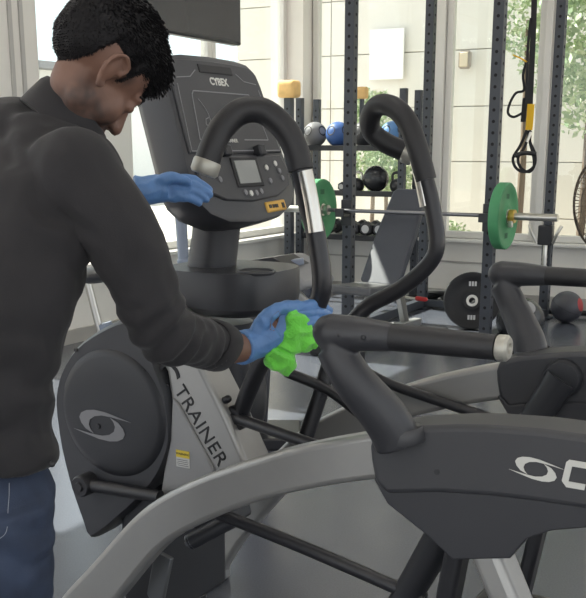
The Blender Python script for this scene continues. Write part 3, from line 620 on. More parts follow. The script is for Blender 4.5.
INKG = mat('dark_green_ink', (0.03, 0.13, 0.06), 0.6)
plate('bumper_plate', GREEN, 'green rubber bumper plate on the barbell end by the suspension straps', rw(1.222, by, bz_), RX, 0, 'green bumper plates', INKG)
plate('bumper_plate', GREEN, 'green rubber bumper plate on the barbell end behind the near handle', rw(-0.20, by, bz_), RX, 0, 'green bumper plates', INKG)
ck = tag(empty('barbell_clamp', rw(1.285, by, bz_), -B), 'gold barbell clamp beside the right green plate', 'clamp')
b_ = BMn(); lathe(b_, [(0.026, -0.02), (0.044, -0.02), (0.046, -0.015), (0.046, 0.015), (0.044, 0.02), (0.026, 0.02)], 24, axis_mtx((0, 0, 0), (1, 0, 0)), close=True); mesh_obj('clamp_ring', b_, mat('gold', (0.62, 0.42, 0.10), 0.35, metal=0.6), ck)
b_ = BMn(); box(b_, (0.0, -0.03, -0.05), (0.03, 0.03, 0.045)); mesh_obj('lever', b_, STEEL, ck, True, 0.005)
# black plate leaning low by the rack
pp = at_z(472, 330, 0.0)
bp = plate('bumper_plate', mat('black_bumper', (0.014, 0.014, 0.016), 0.5), 'black bumper plate standing on the floor beside the rope', pp + V((0, 0.05, 0.226)), V((-0.18, -0.96, 0.16)).normalized(), 0, 'bumper plates on the floor', mat('plate_white', (0.6, 0.6, 0.6), 0.6))
# ---- suspension trainer
STRAP = mat('black_webbing', (0.016, 0.016, 0.018), 0.8); YEL = mat('yellow_webbing', (0.72, 0.42, 0.01), 0.7)
st = tag(empty('suspension_trainer', (0, 0, 0)), 'black and yellow suspension straps hanging from the rack', 'suspension straps')
YS = (RK + RX*1.1 + LX*0.7).y - 0.15
def sp(x, y, dy=0.0): return at_y(x, y, YS + dy)
def strap(name, pts, wd, m, parent, th=0.006):
    b_ = BMn(); P = smooth_path(pts, 4); rings = []
    for i, p in enumerate(P):
        t = (P[min(i+1, len(P)-1)] - P[max(i-1, 0)]).normalized(); sd_ = t.cross(V((0, 1, 0))); sd_ = sd_.normalized() if sd_.length > .01 else V((1, 0, 0)); nn = sd_.cross(t)
        rings.append([p + sd_*wd/2 + nn*th/2, p - sd_*wd/2 + nn*th/2, p - sd_*wd/2 - nn*th/2, p + sd_*wd/2 - nn*th/2])
    loft(b_, rings); return mesh_obj(name, b_, m, parent, True, angle=50)
top = sp(533, -30); top.z = 2.90
strap('main_strap', [top, sp(534, 10), sp(532, 60), sp(530, 104)], 0.04, STRAP, st)
strap('side_strap', [sp(531, 18), sp(528, 45), sp(527, 75), sp(526, 108)], 0.018, STRAP, st)
strap('yellow_strap', [sp(531, 104, -0.01), sp(530, 118, -0.01), sp(529, 130, -0.01)], 0.050, YEL, st, 0.01)
strap('black_strap', [sp(525, 98, 0.01), sp(524, 110, 0.01), sp(523, 122, 0.01)], 0.035, STRAP, st)
strap('grip_loop', [sp(527, 60, .02), sp(523, 75, .02), sp(524, 90, .02), sp(516, 93, .02), sp(510, 103, .02), sp(508, 113, .02), sp(514, 117, .02), sp(524, 112, .02)], 0.018, STRAP, st)
for k in (0, 1):
    dx = k*5
    strap('foot_cradle', [sp(527 + dx*.6, 130), sp(520 + dx, 146, .01), sp(513 + dx, 158, .02), sp(516 + dx, 168, .02), sp(525 + dx*.8, 172, .02), sp(534, 166, .01), sp(535 - dx*.4, 154), sp(530, 142), sp(528 + dx*.5, 131)], 0.020, STRAP, st)
b_ = BMn(); tube(b_, [sp(515, 156), sp(524, 153), sp(536, 154)], 0.016, 12); mesh_obj('rubber_grip', b_, RUBBER, st)
b_ = BMn(); tube(b_, [sp(531, 132), sp(527, 142)], 0.012, 10); mesh_obj('buckle', b_, STEEL, st)
strap('yellow_tag', [sp(513, 55), sp(520, 58), sp(527, 62)], 0.010, YEL, st)
# ================================================================== BENCH
bench = tag(empty('weight_bench', (0, 0, 0)), 'adjustable incline bench with dark padded back inside the rack', 'bench')
bc = at_z(366, 287, 0.45); 
FXb = V((0.60, 0.80, 0)); SXb = V((0.80, -0.60, 0))
def bn(f, s, z): return V((bc.x, bc.y, 0)) + FXb*f + SXb*s + UP*z
VINYL = mat('dark_vinyl', (0.052, 0.056, 0.072), 0.42, bump=0.05, bscale=300); VIN2 = mat('grey_vinyl', (0.10, 0.10, 0.105), 0.4)
def pad(name, a, b, wd, th, m, taper=1.0):
    b_ = BMn(); a, b = V(a), V(b); x = (b-a).normalized(); y = SXb.copy(); z = y.cross(x)
    if z.z < 0: z = -z
    rings = []
    for t, k in ((0.0, 0.8), (0.04, 1), (0.5, 1), (0.96, taper), (1.0, taper*0.8)):
        p = a.lerp(b, t); rings.append([p + y*wd/2*k, p + y*wd/2*k + z*th, p - y*wd/2*k + z*th, p - y*wd/2*k])
    loft(b_, rings); return mesh_obj(name, b_, m, bench, True, 0.014, 3)
pad('seat', bn(-0.22, 0, 0.42), bn(0.17, 0, 0.40), 0.32, 0.06, VIN2)
tb = at_y(432, 193, bn(0.62, 0, 0).y)
pad('backrest', bn(0.20, 0, 0.42), bn(0.20, 0, 0.42) + FXb*0.42 + UP*0.66, 0.32, 0.06, VINYL, 0.85)
b_ = BMn(); box_between(b_, bn(-0.35, 0, 0.10), bn(0.75, 0, 0.10), 0.07, 0.06); mesh_obj('frame_beam', b_, SILVER_M, bench, True, 0.008)
b_ = BMn(); box_between(b_, bn(-0.1, 0, 0.12), bn(0.08, 0, 0.40), 0.06, 0.06, up=SXb); mesh_obj('seat_post', b_, STEEL, bench, True, 0.008)
b_ = BMn(); box_between(b_, bn(0.55, 0, 0.12), bn(0.34, 0, 0.68), 0.06, 0.05, up=SXb); mesh_obj('back_support', b_, STEEL, bench, True, 0.008)
for f, wd in ((-0.35, 0.42), (0.75, 0.5)):
    b_ = BMn(); box_between(b_, bn(f, -wd/2, 0.04), bn(f, wd/2, 0.04), 0.07, 0.07); mesh_obj('floor_foot', b_, BLACKM, bench, True, 0.01)
b_ = BMn(); q = at_y(414, 297, bn(0.5, 0, 0).y); tube(b_, [bn(0.50, 0.03, q.z), bn(0.50, 0.14, q.z)], [0.008, 0.008], 10); kn = mesh_obj('adjuster_pin', b_, STEEL, bench)
b_ = BMn(); tube(b_, [bn(0.50, 0.13, q.z), bn(0.50, 0.20, q.z)], [0.018, 0.016], 14, round_ends=True); mesh_obj('red_knob', b_, mat('red_plastic', (0.5, 0.03, 0.03), 0.4), kn)
# ================================================================== BALLS
def ball(name, px, pybot, r, m, label, seam=True, accent=None):
    P = at_z(px, pybot, 0.0); P.z = r
    P = V((P.x, P.y + r*0.55, r))
    e_ = tag(empty(name, (P.x, P.y, 0)), label, 'ball', 'exercise balls on the floor')
    b_ = BMn(); ell(b_, (0, 0, r), (r, r, r), u=40, v=24); mesh_obj('shell', b_, m, e_)
    if seam:
        b_ = BMn(); lathe(b_, [(r*1.0 - 0.002, -0.005), (r + 0.0015, 0), (r*1.0 - 0.002, 0.005)], 48, axis_mtx((0, 0, r), (0.4, -0.2, 0.9)), close=True); mesh_obj('seam', b_, DARKINK, e_)
    if accent:
        d = V(accent[0]).normalized(); b_ = BMn()
        lathe(b_, [(0, r + 0.001), (0.03, math.sqrt(r*r - 0.03**2) + 0.001), (0.055, math.sqrt(r*r - 0.055**2) + 0.001), (0.055, math.sqrt(r*r - 0.055**2) - 0.01), (0, r - 0.02)], 28, axis_mtx((0, 0, r), d)); mesh_obj('printed_patch', b_, accent[1], e_)
    return e_
SHINY = mat('shiny_black_ball', (0.03, 0.031, 0.035), 0.25)
ball('medicine_ball', 568, 324, 0.13, mat('grey_ball', (0.05, 0.05, 0.06), 0.4), 'dark grey medicine ball with a red patch on the floor at the right', True, ((0.8, -0.6, 0.25), mat('red_print', (0.38, 0.05, 0.05), 0.5)))
ball('wall_ball', 522, 347, 0.175, SHINY, 'large shiny black ball on the floor behind the far grab bar', True, ((0.15, -0.75, 0.75), mat('grey_print', (0.3, 0.3, 0.31), 0.35)))
ball('stability_ball', 306, 318, 0.19, mat('navy_ball', (0.035, 0.04, 0.06), 0.2), 'dark shiny ball on the floor partly hidden behind the near handle', True)
# ================================================================== BATTLE ROPE
b_ = BMn(); pts = []
a0 = rd(449, 295, 0.42)[0] + 0.12
for i in range(150):
    t = i/149; a = t*math.pi*2*7
    pts.append(room(a0 + 0.75*(t - 0.5) + 0.20*math.cos(a), 0.42 + 0.11*math.sin(a), 0.035 + 0.13*math.sin(math.pi*t)*(0.5 + 0.5*math.sin(a*0.5 + 1))))
e1 = (pts[-1] - C0)
for i in range(1, 9): pts.append(room(e1.dot(RX) + 0.12*i, -e1.dot(LX) + 0.03*math.sin(i), 0.035))
tube(b_, pts, 0.022, 8, 1)
tag(mesh_obj('battle_rope', b_, mat('black_rope', (0.014, 0.014, 0.015), 0.85, bump=0.6, bscale=60)), 'black battle rope heaped on the floor by the back wall', 'rope')
# ================================================================== STORAGE SHELF AND WHAT STANDS ON IT
SDI = 0.42
shelf = tag(empty('storage_rack', room(0, 0), -B), 'dark drilled steel storage rack with shelves in front of the window', 'storage rack')
aL, zt = rd(300, 98, SDI); aR, _ = rd(404, 90, SDI)
def sl(a, d, z): return V((a, -d, z))
zs = [rd(350, 148, SDI)[1], rd(380, 194, SDI)[1], rd(380, 239, SDI)[1]]
for a in (aL, aR):
    for d in (SDI, SDI - 0.34):
        b_ = BMn(); hh = zt + (0.06 if a == aR else 0); box(b_, sl(a, d, hh/2), (0.06, 0.06, hh)); o = mesh_obj('post', b_, RACKM, shelf, False, 0.003)
        b2 = BMn()
        for k in range(3, int(hh/0.06)): lathe(b2, [(0.010, 0), (0.010, 0.001), (0, 0.001)], 8, axis_mtx(sl(a, d + 0.030, k*0.06), (0, -1, 0)))
        h_ = mesh_obj('drilled_holes', b2, mat('hole_dark', (0.008, 0.008, 0.01)), o, False); h_['kind'] = 'stuff'
for z in zs:
    b_ = BMn(); box(b_, sl((aL+aR)/2, SDI - 0.17, z), (aR - aL - 0.062, 0.34, 0.02)); box(b_, sl((aL+aR)/2, SDI + 0.005, z), (aR - aL - 0.062, 0.012, 0.05)); mesh_obj('shelf_board', b_, BLACKM, shelf, False, 0.002)
def on_shelf(px, lvl, r): a, _ = rd(px, 130, SDI - 0.12); return room(a, SDI - 0.16, zs[lvl] + 0.0101 + r)
def grip_ball(px, r, m, label):
    P = on_shelf(px, 0, r); e_ = tag(empty('grip_ball', P), label, 'ball', 'grip balls on the top shelf')
    b_ = BMn(); ell(b_, (0, 0, 0), (r, r, r), u=32, v=20); mesh_obj('shell', b_, m, e_)
    for sx in (-1, 1):
        d = V((sx*0.62, -0.72, 0.28)).normalized(); b_ = BMn()
        lathe(b_, [(r*0.36, r*0.90), (r*0.40, r*0.955), (r*0.34, r*0.965), (r*0.28, r*0.93), (0, r*0.90), (0, r*0.86), (r*0.36, r*0.86)], 24, axis_mtx((0, 0, 0), d)); mesh_obj('grip_recess', b_, DARKINK, e_)
    return e_
grip_ball(313, 0.115, mat('grey_grip_ball', (0.20, 0.20, 0.21), 0.5), 'grey double-grip ball at the left end of the top shelf')
grip_ball(336, 0.115, mat('blue_grip_ball', (0.05, 0.12, 0.34), 0.45), 'blue double-grip ball left of the rack upright on the top shelf')
grip_ball(362, 0.115, mat('black_grip_ball', (0.03, 0.03, 0.035), 0.5), 'black double-grip ball in the middle of the top shelf')
grip_ball(391, 0.115, mat('light_blue_grip_ball', (0.10, 0.24, 0.50), 0.45), 'light blue double-grip ball at the right end of the top shelf')
e_ = tag(empty('slam_ball', on_shelf(375, 1, 0.12)), 'black slam ball among the weights on the middle shelf', 'ball')
b_ = BMn(); ell(b_, (0, 0, 0), (0.12, 0.12, 0.12), u=32, v=20); mesh_obj('shell', b_, SHINY, e_)
b_ = BMn(); lathe(b_, [(0.118, -0.004), (0.1215, 0), (0.118, 0.004)], 32, axis_mtx((0, 0, 0), (0.3, 0.2, 1)), close=True); mesh_obj('seam', b_, DARKINK, e_)
def kettlebell(px, label):
    P = on_shelf(px, 1, 0); e_ = tag(empty('kettlebell', P, -B), label, 'kettlebell', 'kettlebells on the middle shelf')
    b_ = BMn(); lathe(b_, [(0, 0), (0.045, 0.0), (0.066, 0.03), (0.072, 0.065), (0.06, 0.10), (0.03, 0.12), (0, 0.125)], 24); mesh_obj('bell', b_, mat('cast_iron', (0.03, 0.03, 0.033), 0.5), e_)
    b_ = BMn(); tube(b_, [(-0.045, 0, 0.10), (-0.05, 0, 0.15), (-0.03, 0, 0.175), (0.03, 0, 0.175), (0.05, 0, 0.15), (0.045, 0, 0.10)], 0.013, 10, 4); mesh_obj('handle', b_, STEEL if px < 380 else mat('cast_iron', (0.03, 0.03, 0.033)), e_)
for px, lb in ((356, 'kettlebell with a bright handle at the left of the middle shelf'), (397, 'dark kettlebell at the right end of the middle shelf')): kettlebell(px, lb)
dproto = None
def dumbbell(px, lvl, label, k=1.0):
    global dproto
    P = on_shelf(px, lvl, 0.0645*k)
    e_ = tag(empty('dumbbell', P, -B + math.pi/2), label, 'dumbbell', 'hex dumbbells on the low shelf'); e_.scale = (k, k, k)
    for sg in (-1, 1):
        b_ = BMn(); lathe(b_, [(0, -0.04), (0.05, -0.04), (0.063, -0.028), (0.063, 0.028), (0.05, 0.04), (0, 0.04)], 6, Matrix.Translation((sg*0.085, 0, 0)) @ Matrix.Rotation(math.pi/2, 4, 'Y')); mesh_obj('hex_head', b_, mat('hex_rubber', (0.03, 0.03, 0.034), 0.45), e_, False, 0.004)
        b_ = BMn(); lathe(b_, [(0, 0.001), (0.034, 0.001), (0.034, -0.002), (0, -0.002)], 20, Matrix.Translation((sg*0.1255, 0, 0)) @ Matrix.Rotation(sg*math.pi/2, 4, 'Y')); mesh_obj('end_disc', b_, mat('disc_grey', (0.5, 0.5, 0.5), 0.4), e_, False)
    b_ = BMn(); tube(b_, [(-0.06, 0, 0), (0, 0, 0), (0.06, 0, 0)], [0.014, 0.017, 0.014], 12, 4); mesh_obj('handle', b_, STEEL, e_)
for i, px in enumerate((316, 332, 358, 371.5, 385, 398)):
    dumbbell(px, 2, ['hex dumbbell at the left end of the low shelf', 'hex dumbbell behind the left green plate on the low shelf', 'hex dumbbell just right of the rack upright on the low shelf', 'second hex dumbbell right of the rack upright on the low shelf', 'third hex dumbbell right of the rack upright on the low shelf', 'hex dumbbell at the right end of the low shelf'][i], 1.12)
for i, px in enumerate((344,)):
    dumbbell(px, 1, ['small dumbbell behind the rack upright on the middle shelf', 'small dumbbell left of the slam ball on the middle shelf'][i], 0.7)
# ---- pale orange blocks on the far left post and above the shelf
FOAM = mat('pale_orange', (0.78, 0.50, 0.20), 0.7, var=0.08, scale=20)
apx, zp = rd(289, 98, SDI + 0.25)
lone = tag(empty('stand_post', room(apx, SDI + 0.25), -B), 'dark drilled post left of the storage rack', 'post')
b_ = BMn(); box(b_, (0, 0, zp/2), (0.07, 0.07, zp)); mesh_obj('post', b_, RACKM, lone, False, 0.003)
b_ = BMn(); box(b_, (0, 0, 0.01), (0.3, 0.3, 0.02)); mesh_obj('foot_plate', b_, RACKM, lone, False, 0.003)
b2 = BMn()
for k in range(3, int(zp/0.06)): lathe(b2, [(0.010, 0), (0.010, 0.001), (0, 0.001)], 8, axis_mtx((0, -0.035, k*0.06), (0, -1, 0)))
h_ = mesh_obj('drilled_holes', b2, mat('hole_dark', (0.008, 0.008, 0.01)), lone, False); h_['kind'] = 'stuff'
def foam_block(P, wd, ht, label):
    b_ = BMn(); bmesh.ops.create_cube(b_, size=1.0, matrix=Matrix.Translation(P + UP*ht/2) @ Matrix.Rotation(-B, 4, 'Z') @ Matrix.Diagonal((wd, wd*0.8, ht, 1)))
    bmesh.ops.bevel(b_, geom=b_.edges[:], offset=min(wd, ht)*0.28, segments=4, affect='EDGES', profile=0.6)
    tag(mesh_obj('foam_block', b_, FOAM), label, 'foam block', 'pale orange foam blocks')
foam_block(room(apx, SDI + 0.25, zp), 0.19, 0.155, 'large pale orange rounded block on top of the far left post')
aM, zM = rd(362, 99, SDI - 0.30)
b_ = BMn(); box(b_, sl(aM, SDI - 0.30, (zs[0] + zM)/2 + 0.005), (0.035, 0.035, zM - zs[0] - 0.01)); mesh_obj('stub_post', b_, RACKM, shelf, False, 0.002)
foam_block(room(aM, SDI - 0.30, zM), 0.11, 0.11, 'small pale orange block above the top shelf behind the rack upright')
# ================================================================== TELEVISION
tv_c = at_y(237, 46, 5.2); 
tvr = V((tv_c.x, tv_c.y, 0))
tv = tag(empty('television', tvr, -B + math.pi/2 + 0.06), 'large dark flat television hanging from the ceiling at top left', 'television')
tw, th_ = 1.20, 0.70; z0 = tv_c.z
rt = Matrix.Rotation(math.radians(-8), 4, 'Y')
def tvp(x, y, z): return (x, y, z)
b_ = BMn(); box(b_, (-tw/2, 0.0, z0 + th_/2), (tw, 0.05, th_)); mesh_obj('casing', b_, mat('tv_plastic', (0.02, 0.02, 0.023), 0.4), tv, True, 0.008)
b_ = BMn(); box(b_, (-tw/2, -0.027, z0 + th_/2), (tw - 0.03, 0.004, th_ - 0.03)); mesh_obj('screen', b_, mat('tv_screen', (0.03, 0.028, 0.032), 0.18), tv, False)
b_ = BMn(); box(b_, (-tw/2, 0.06, z0 + th_/2), (0.30, 0.07, 0.30)); mesh_obj('bracket', b_, BLACKM, tv, True, 0.006)
b_ = BMn(); tube(b_, [(-tw/2, 0.09, z0 + th_/2), (-tw/2, 0.09, CEIL_Z)], 0.025, 14, smooth=False); mesh_obj('ceiling_pole', b_, BLACKM, tv)
# ================================================================== FAN
fc = at_y(607, 203, 6.4)
fan = tag(empty('pedestal_fan', (fc.x, fc.y, 0)), 'round wire-cage pedestal fan at the right edge', 'fan')
fd = V((-0.9, -0.42, 0)).normalized(); WIRE = mat('fan_wire', (0.10, 0.075, 0.055), 0.5)
FM = axis_mtx((0, 0, fc.z), fd); RF = 0.31
b_ = BMn()
for k in range(64):
    a = 2*math.pi*k/64
    pr = [(0.05, 0.085), (0.14, 0.080), (0.23, 0.058), (0.295, 0.02), (RF, 0.0)]
    tube(b_, [FM @ V((r*math.cos(a + 0.25*r), r*math.sin(a + 0.25*r), h)) for r, h in pr], 0.0022, 4, 1)
wf = mesh_obj('wire_grille', b_, WIRE, fan); wf['kind'] = 'stuff'
b_ = BMn()
for k in range(48):
    a = 2*math.pi*k/48
    tube(b_, [FM @ V((r*math.cos(a), r*math.sin(a), h)) for r, h in [(RF, 0.0), (0.28, -0.05), (0.20, -0.085), (0.06, -0.10)]], 0.0022, 4, 1)
wb = mesh_obj('wire_grille', b_, WIRE, fan); wb['kind'] = 'stuff'
for r, h, t in ((RF, 0.0, 0.008), (0.235, 0.057, 0.003), (0.15, 0.079, 0.003)):
    b_ = BMn(); lathe(b_, [(r + t*math.cos(q), h + t*math.sin(q)) for q in [2*math.pi*i/8 for i in range(8)]], 56, FM, close=True); mesh_obj('grille_ring', b_, WIRE, fan)
b_ = BMn(); lathe(b_, [(0, 0.09), (0.05, 0.088), (0.055, 0.08), (0.05, 0.075), (0, 0.07)], 28, FM); mesh_obj('grille_badge', b_, WIRE, fan)
for k in range(3):
    b_ = BMn(); rings = []
    for r, wdt in ((0.04, 0.05), (0.12, 0.12), (0.22, 0.16), (0.265, 0.10)):
        a = 2*math.pi*k/3; ca, sa = math.cos(a), math.sin(a)
        c = V((r*ca, r*sa, -0.01)); tn = V((-sa, ca, 0.35)).normalized()
        rings.append([FM @ (c + tn*wdt/2 + V((0, 0, 0.003))), FM @ (c - tn*wdt/2 + V((0, 0, 0.003))), FM @ (c - tn*wdt/2 - V((0, 0, 0.003))), FM @ (c + tn*wdt/2 - V((0, 0, 0.003)))])
    loft(b_, rings); mesh_obj('fan_blade', b_, mat('fan_blade_grey', (0.18, 0.17, 0.16), 0.4), fan, False)
b_ = BMn(); lathe(b_, [(0, 0.02), (0.05, 0.015), (0.055, -0.03), (0.075, -0.10), (0.085, -0.13), (0.085, -0.25), (0.06, -0.28), (0, -0.28)], 28, FM); mesh_obj('motor_housing', b_, BLACKM, fan)
pf = fd*-0.19
b_ = BMn(); tube(b_, [V((pf.x, pf.y, fc.z - 0.06)), V((pf.x, pf.y, 0.03))], 0.022, 14, smooth=False); mesh_obj('pole', b_, BLACKM, fan)
b_ = BMn(); lathe(b_, [(0, 0.06), (0.05, 0.055), (0.07, 0.035), (0.22, 0.02), (0.23, 0.0), (0, 0)], 36, Matrix.Translation((pf.x, pf.y, 0))); mesh_obj('round_base', b_, BLACKM, fan)
# ================================================================== EXERCISE BIKE AND HOODED MACHINE BEYOND
YB = 5.6
bk = tag(empty('exercise_bike', (0, 0, 0)), 'grey and black exercise bike by the left windows behind the arm', 'exercise bike')
def bp3(x, y, dy=0): return at_y(x, y, YB + dy)
BG = mat('bike_blue_grey', (0.20, 0.23, 0.29), 0.4)
sx = bp3(90, 272); hx = bp3(182, 200, 0.05)
b_ = BMn(); ell(b_, sx + V((0.0, 0, -0.02)), (0.13, 0.09, 0.045)); ell(b_, sx + V((0.11, 0, -0.015)), (0.10, 0.035, 0.035)); mesh_obj('saddle', fuse(b_, 0.008, 4), BLACKM, bk)
b_ = BMn(); tube(b_, [sx + V((-0.02, 0, -0.03)), sx + V((0.04, 0, -0.32)), V((sx.x + 0.07, sx.y, 0.42))], 0.022, 12); mesh_obj('seat_post', b_, STEEL, bk)
fr = [V((sx.x + 0.07, sx.y, 0.44)), V((sx.x + 0.16, sx.y, 0.30)), V((hx.x + 0.02, hx.y, 0.55)), V((hx.x, hx.y, 0.80))]
b_ = BMn(); tube(b_, fr, [0.04, 0.05, 0.05, 0.04], 14); mesh_obj('frame_tube', b_, BG, bk)
b_ = BMn(); tube(b_, [V((hx.x, hx.y, 0.76)), hx + V((-0.01, 0, -0.06))], [0.03, 0.034], 14, smooth=False); mesh_obj('handle_post', b_, BG, bk)
b_ = BMn(); box(b_, hx + V((0.0, -0.02, 0.02)), (0.09, 0.10, 0.13)); mesh_obj('display', b_, BLACKM, bk, True, 0.015, 3)
for sg in (-1, 1):
    b_ = BMn(); tube(b_, [hx + V((0, 0, -0.06)), hx + V((0.02, sg*0.16, -0.05)), hx + V((0.12, sg*0.2, -0.02)), hx + V((0.2, sg*0.17, 0.05))], 0.016, 10); mesh_obj('handlebar', b_, RUBBER, bk)
b_ = BMn(); lathe(b_, [(0, 0.03), (0.2, 0.03), (0.23, 0.02), (0.23, -0.02), (0.2, -0.03), (0, -0.03)], 40, axis_mtx((hx.x + 0.12, hx.y, 0.30), (0, 1, 0))); mesh_obj('flywheel', b_, SILVER_M, bk)
b_ = BMn(); box_between(b_, (hx.x + 0.12, hx.y + 0.05, 0.32), (hx.x - 0.02, hx.y + 0.05, 0.60), 0.02, 0.06, up=(0, 1, 0)); mesh_obj('fork', b_, BG, bk, True, 0.006)
for q in (sx.x - 0.05, hx.x + 0.2):
    b_ = BMn(); box(b_, (q, sx.y + 0.02, 0.03), (0.07, 0.5, 0.06)); mesh_obj('floor_foot', b_, BLACKM, bk, True, 0.01)
b_ = BMn(); box_between(b_, (sx.x - 0.05, sx.y + 0.02, 0.07), (hx.x + 0.2, sx.y + 0.02, 0.07), 0.06, 0.05); mesh_obj('base_beam', b_, BG, bk, True, 0.008)
b_ = BMn(); box_between(b_, (sx.x + 0.07, sx.y, 0.44), (sx.x + 0.1, sx.y + 0.01, 0.08), 0.05, 0.05, up=(0, 1, 0)); mesh_obj('rear_strut', b_, BG, bk, True, 0.008)
# hooded machine
YM = 4.6
hm = tag(empty('exercise_machine', (0, 0, 0)), 'low grey hooded exercise machine with a silver beam behind the tray', 'exercise machine')
def hp(x, y, dy=0): return at_y(x, y, YM + dy)
HG = mat('hood_grey', (0.22, 0.22, 0.225), 0.45)
pts = [hp(240, 262), hp(272, 258), hp(286, 266), hp(306, 284), hp(304, 290), hp(280, 296), hp(240, 292)]
b_ = BMn(); prism(b_, pts, LX*0.30); hd_ = mesh_obj('hood', b_, HG, hm, True, 0.015, 3)
b_ = BMn(); prism(b_, [p + V((0, -0.004, 0.004)) for p in (hp(244, 262), hp(272, 258), hp(289, 268), hp(283, 271), hp(270, 264), hp(246, 267))], LX*0.2); mesh_obj('top_trim', b_, BLACKM, hd_, True, 0.004)
b_ = BMn(); box_between(b_, hp(281, 286, 0.12), hp(316, 322, 0.12), 0.10, 0.07, up=(0, 1, 0)); mesh_obj('beam', b_, SILVER, hm, True, 0.012, 3)
q = hp(255, 285, 0.15); b_ = BMn(); box_between(b_, V((q.x, q.y, q.z)), V((q.x - 0.05, q.y, 0.03)), 0.2, 0.14, up=(0, 1, 0)); mesh_obj('stand', b_, mat('dark_hood', (0.05, 0.05, 0.055), 0.5), hm, True, 0.01)
b_ = BMn(); box(b_, (q.x - 0.03, q.y, 0.03), (0.5, 0.35, 0.06)); mesh_obj('base_plate', b_, BLACKM, hm, True, 0.01)
b_ = BMn(); box_between(b_, hp(283, 264, 0.1), hp(304, 261, 0.1), 0.05, 0.03); mesh_obj('blue_grey_lever', b_, BG, hd_, True, 0.006)
# ================================================================== OUTSIDE, MORE
ob = tag(empty('apartment_block', room(-14.0, 2.0, -0.1), -B), 'pale building with vertical bands seen through the left windows', 'building')
b_ = BMn(); box(b_, (-1.0, 0, 1.7), (1.0, 40, 3.6)); mesh_obj('wall', b_, mat('pale_render', (0.80, 0.80, 0.78), 0.9), ob, False)
for k in range(14):
    b_ = BMn() if k == 0 else None
    if k == 0: box(b_, (-0.45, 0, 1.7), (0.12, 0.7, 3.5)); p0 = o = mesh_obj('pilaster', b_, mat('beige_render', (0.66, 0.61, 0.52), 0.9), ob, False)
    else: o = p0.copy(); COL.objects.link(o)
    o.location = (0, -18 + k*2.6, 0)
b_ = BMn(); box(b_, (-0.8, 0, 3.55), (1.6, 40, 0.18)); mesh_obj('roof_edge', b_, mat('roof_grey', (0.25, 0.25, 0.26), 0.8), ob, False)
# small wall lamp on the clad building
aw, zw = rd(466, 60, -3.165)
wl = tag(empty('wall_lamp', room(aw, -3.17, zw), -B), 'small square beige lamp on the clad building outside', 'lamp')
b_ = BMn(); box(b_, (0, -0.04, 0), (0.15, 0.08, 0.21)); bmesh.ops.bevel(b_, geom=b_.edges[:], offset=0.02, segments=3, affect='EDGES'); mesh_obj('casing', b_, mat('lamp_brown', (0.30, 0.25, 0.20), 0.5), wl)
b_ = BMn(); box(b_, (0, -0.085, 0), (0.10, 0.02, 0.16)); mesh_obj('diffuser', b_, mat('lamp_cream', (0.60, 0.50, 0.36), 0.5), wl, True, 0.006)
# patch of sun on the building behind the rack, painted as a pale sheet
aw0, zw0 = rd(370, 80, -3.17); aw1, zw1 = rd(405, 28, -3.17)
b_ = BMn(); box(b_, room((aw0+aw1)/2, -3.15, (zw0+zw1)/2), (aw1-aw0, 0.02, zw1-zw0), -B); o = mesh_obj('sun_patch_sheet', b_, mat('sun_patch_white', (0.82, 0.81, 0.79), 0.7), bld, False); o['label'] = 'patch of sun on the cladding, painted as a pale sheet'; o.matrix_parent_inverse = bld.matrix_basis.inverted()
# planting: leafy bushes and a tree
LEAF = [mat('leaf_%s' % n, c, 0.6) for n, c in (('mid', (0.34, 0.43, 0.24)), ('light', (0.45, 0.52, 0.34)), ('dark', (0.24, 0.33, 0.18)))]
def foliage(name, parent, cx, rad, n, m, size):
    vs, fs = [], []
    for i in range(n):
        d = V((random.gauss(0, 1), random.gauss(0, 1), random.gauss(0, 1))).normalized()*random.uniform(0.45, 1.0)
        p = V((cx[0] + d.x*rad[0], cx[1] + d.y*rad[1], cx[2] + d.z*rad[2]))
        a = V((random.gauss(0, 1), random.gauss(0, 1), random.gauss(0, 1))).normalized(); b2 = a.cross(V((random.random(), random.random(), random.random()+.1))).normalized(); L_ = size*random.uniform(0.6, 1.2)
        k = len(vs); vs += [p, p + a*L_*0.5 + b2*L_*0.25, p + a*L_, p + a*L_*0.5 - b2*L_*0.25]; fs.append((k, k+1, k+2, k+3))
    me = bpy.data.meshes.new(name); me.from_pydata(vs, [], fs); o = mesh_obj(name, me, m, parent, False); o['kind'] = 'stuff'; return o
def plant(name, P, rad, zc, n, label, cat, size=0.09, trunk=True):
    e_ = tag(empty(name, P), label, cat, 'planting outside')
    for k, m in enumerate(LEAF): foliage('leaves', e_, (0, 0, zc), rad, n//3, m, size)
    b_ = BMn(); tube(b_, [(0, 0, 0), (0.03, 0.02, zc*0.5), (0, 0, zc)], [0.05, 0.04, 0.02] if trunk else [0.03, 0.025, 0.02], 8); mesh_obj('trunk', b_, mat('bark', (0.16, 0.12, 0.09), 0.9), e_)
    return e_
def out(px, py, d): a, z = rd(px, py, d); return room(a, d, -0.1), z + 0.1
P, z = out(592, 40, -1.7); plant('tree', P, (0.62, 0.62, 0.95), z, 2600, 'light green tree outside at the upper right', 'tree', 0.10)
P, z = out(528, 20, -2.3); plant('tree', P, (0.32, 0.3, 0.55), z, 600, 'slender small tree outside behind the suspension straps', 'tree', 0.08)
P, z = out(385, 168, -1.5); plant('bush', P, (0.42, 0.4, 0.30), z, 1500, 'round green bush outside behind the middle shelf', 'bush', 0.07, False)
P, z = out(372, 112, -2.2); plant('bush', P, (0.30, 0.3, 0.28), z, 800, 'green bush top outside above the top shelf', 'bush', 0.07, False)
P, z = out(447, 236, -1.0); plant('bush', P, (0.22, 0.2, 0.16), z, 500, 'low yellow-green plant outside below the right window', 'bush', 0.06, False)
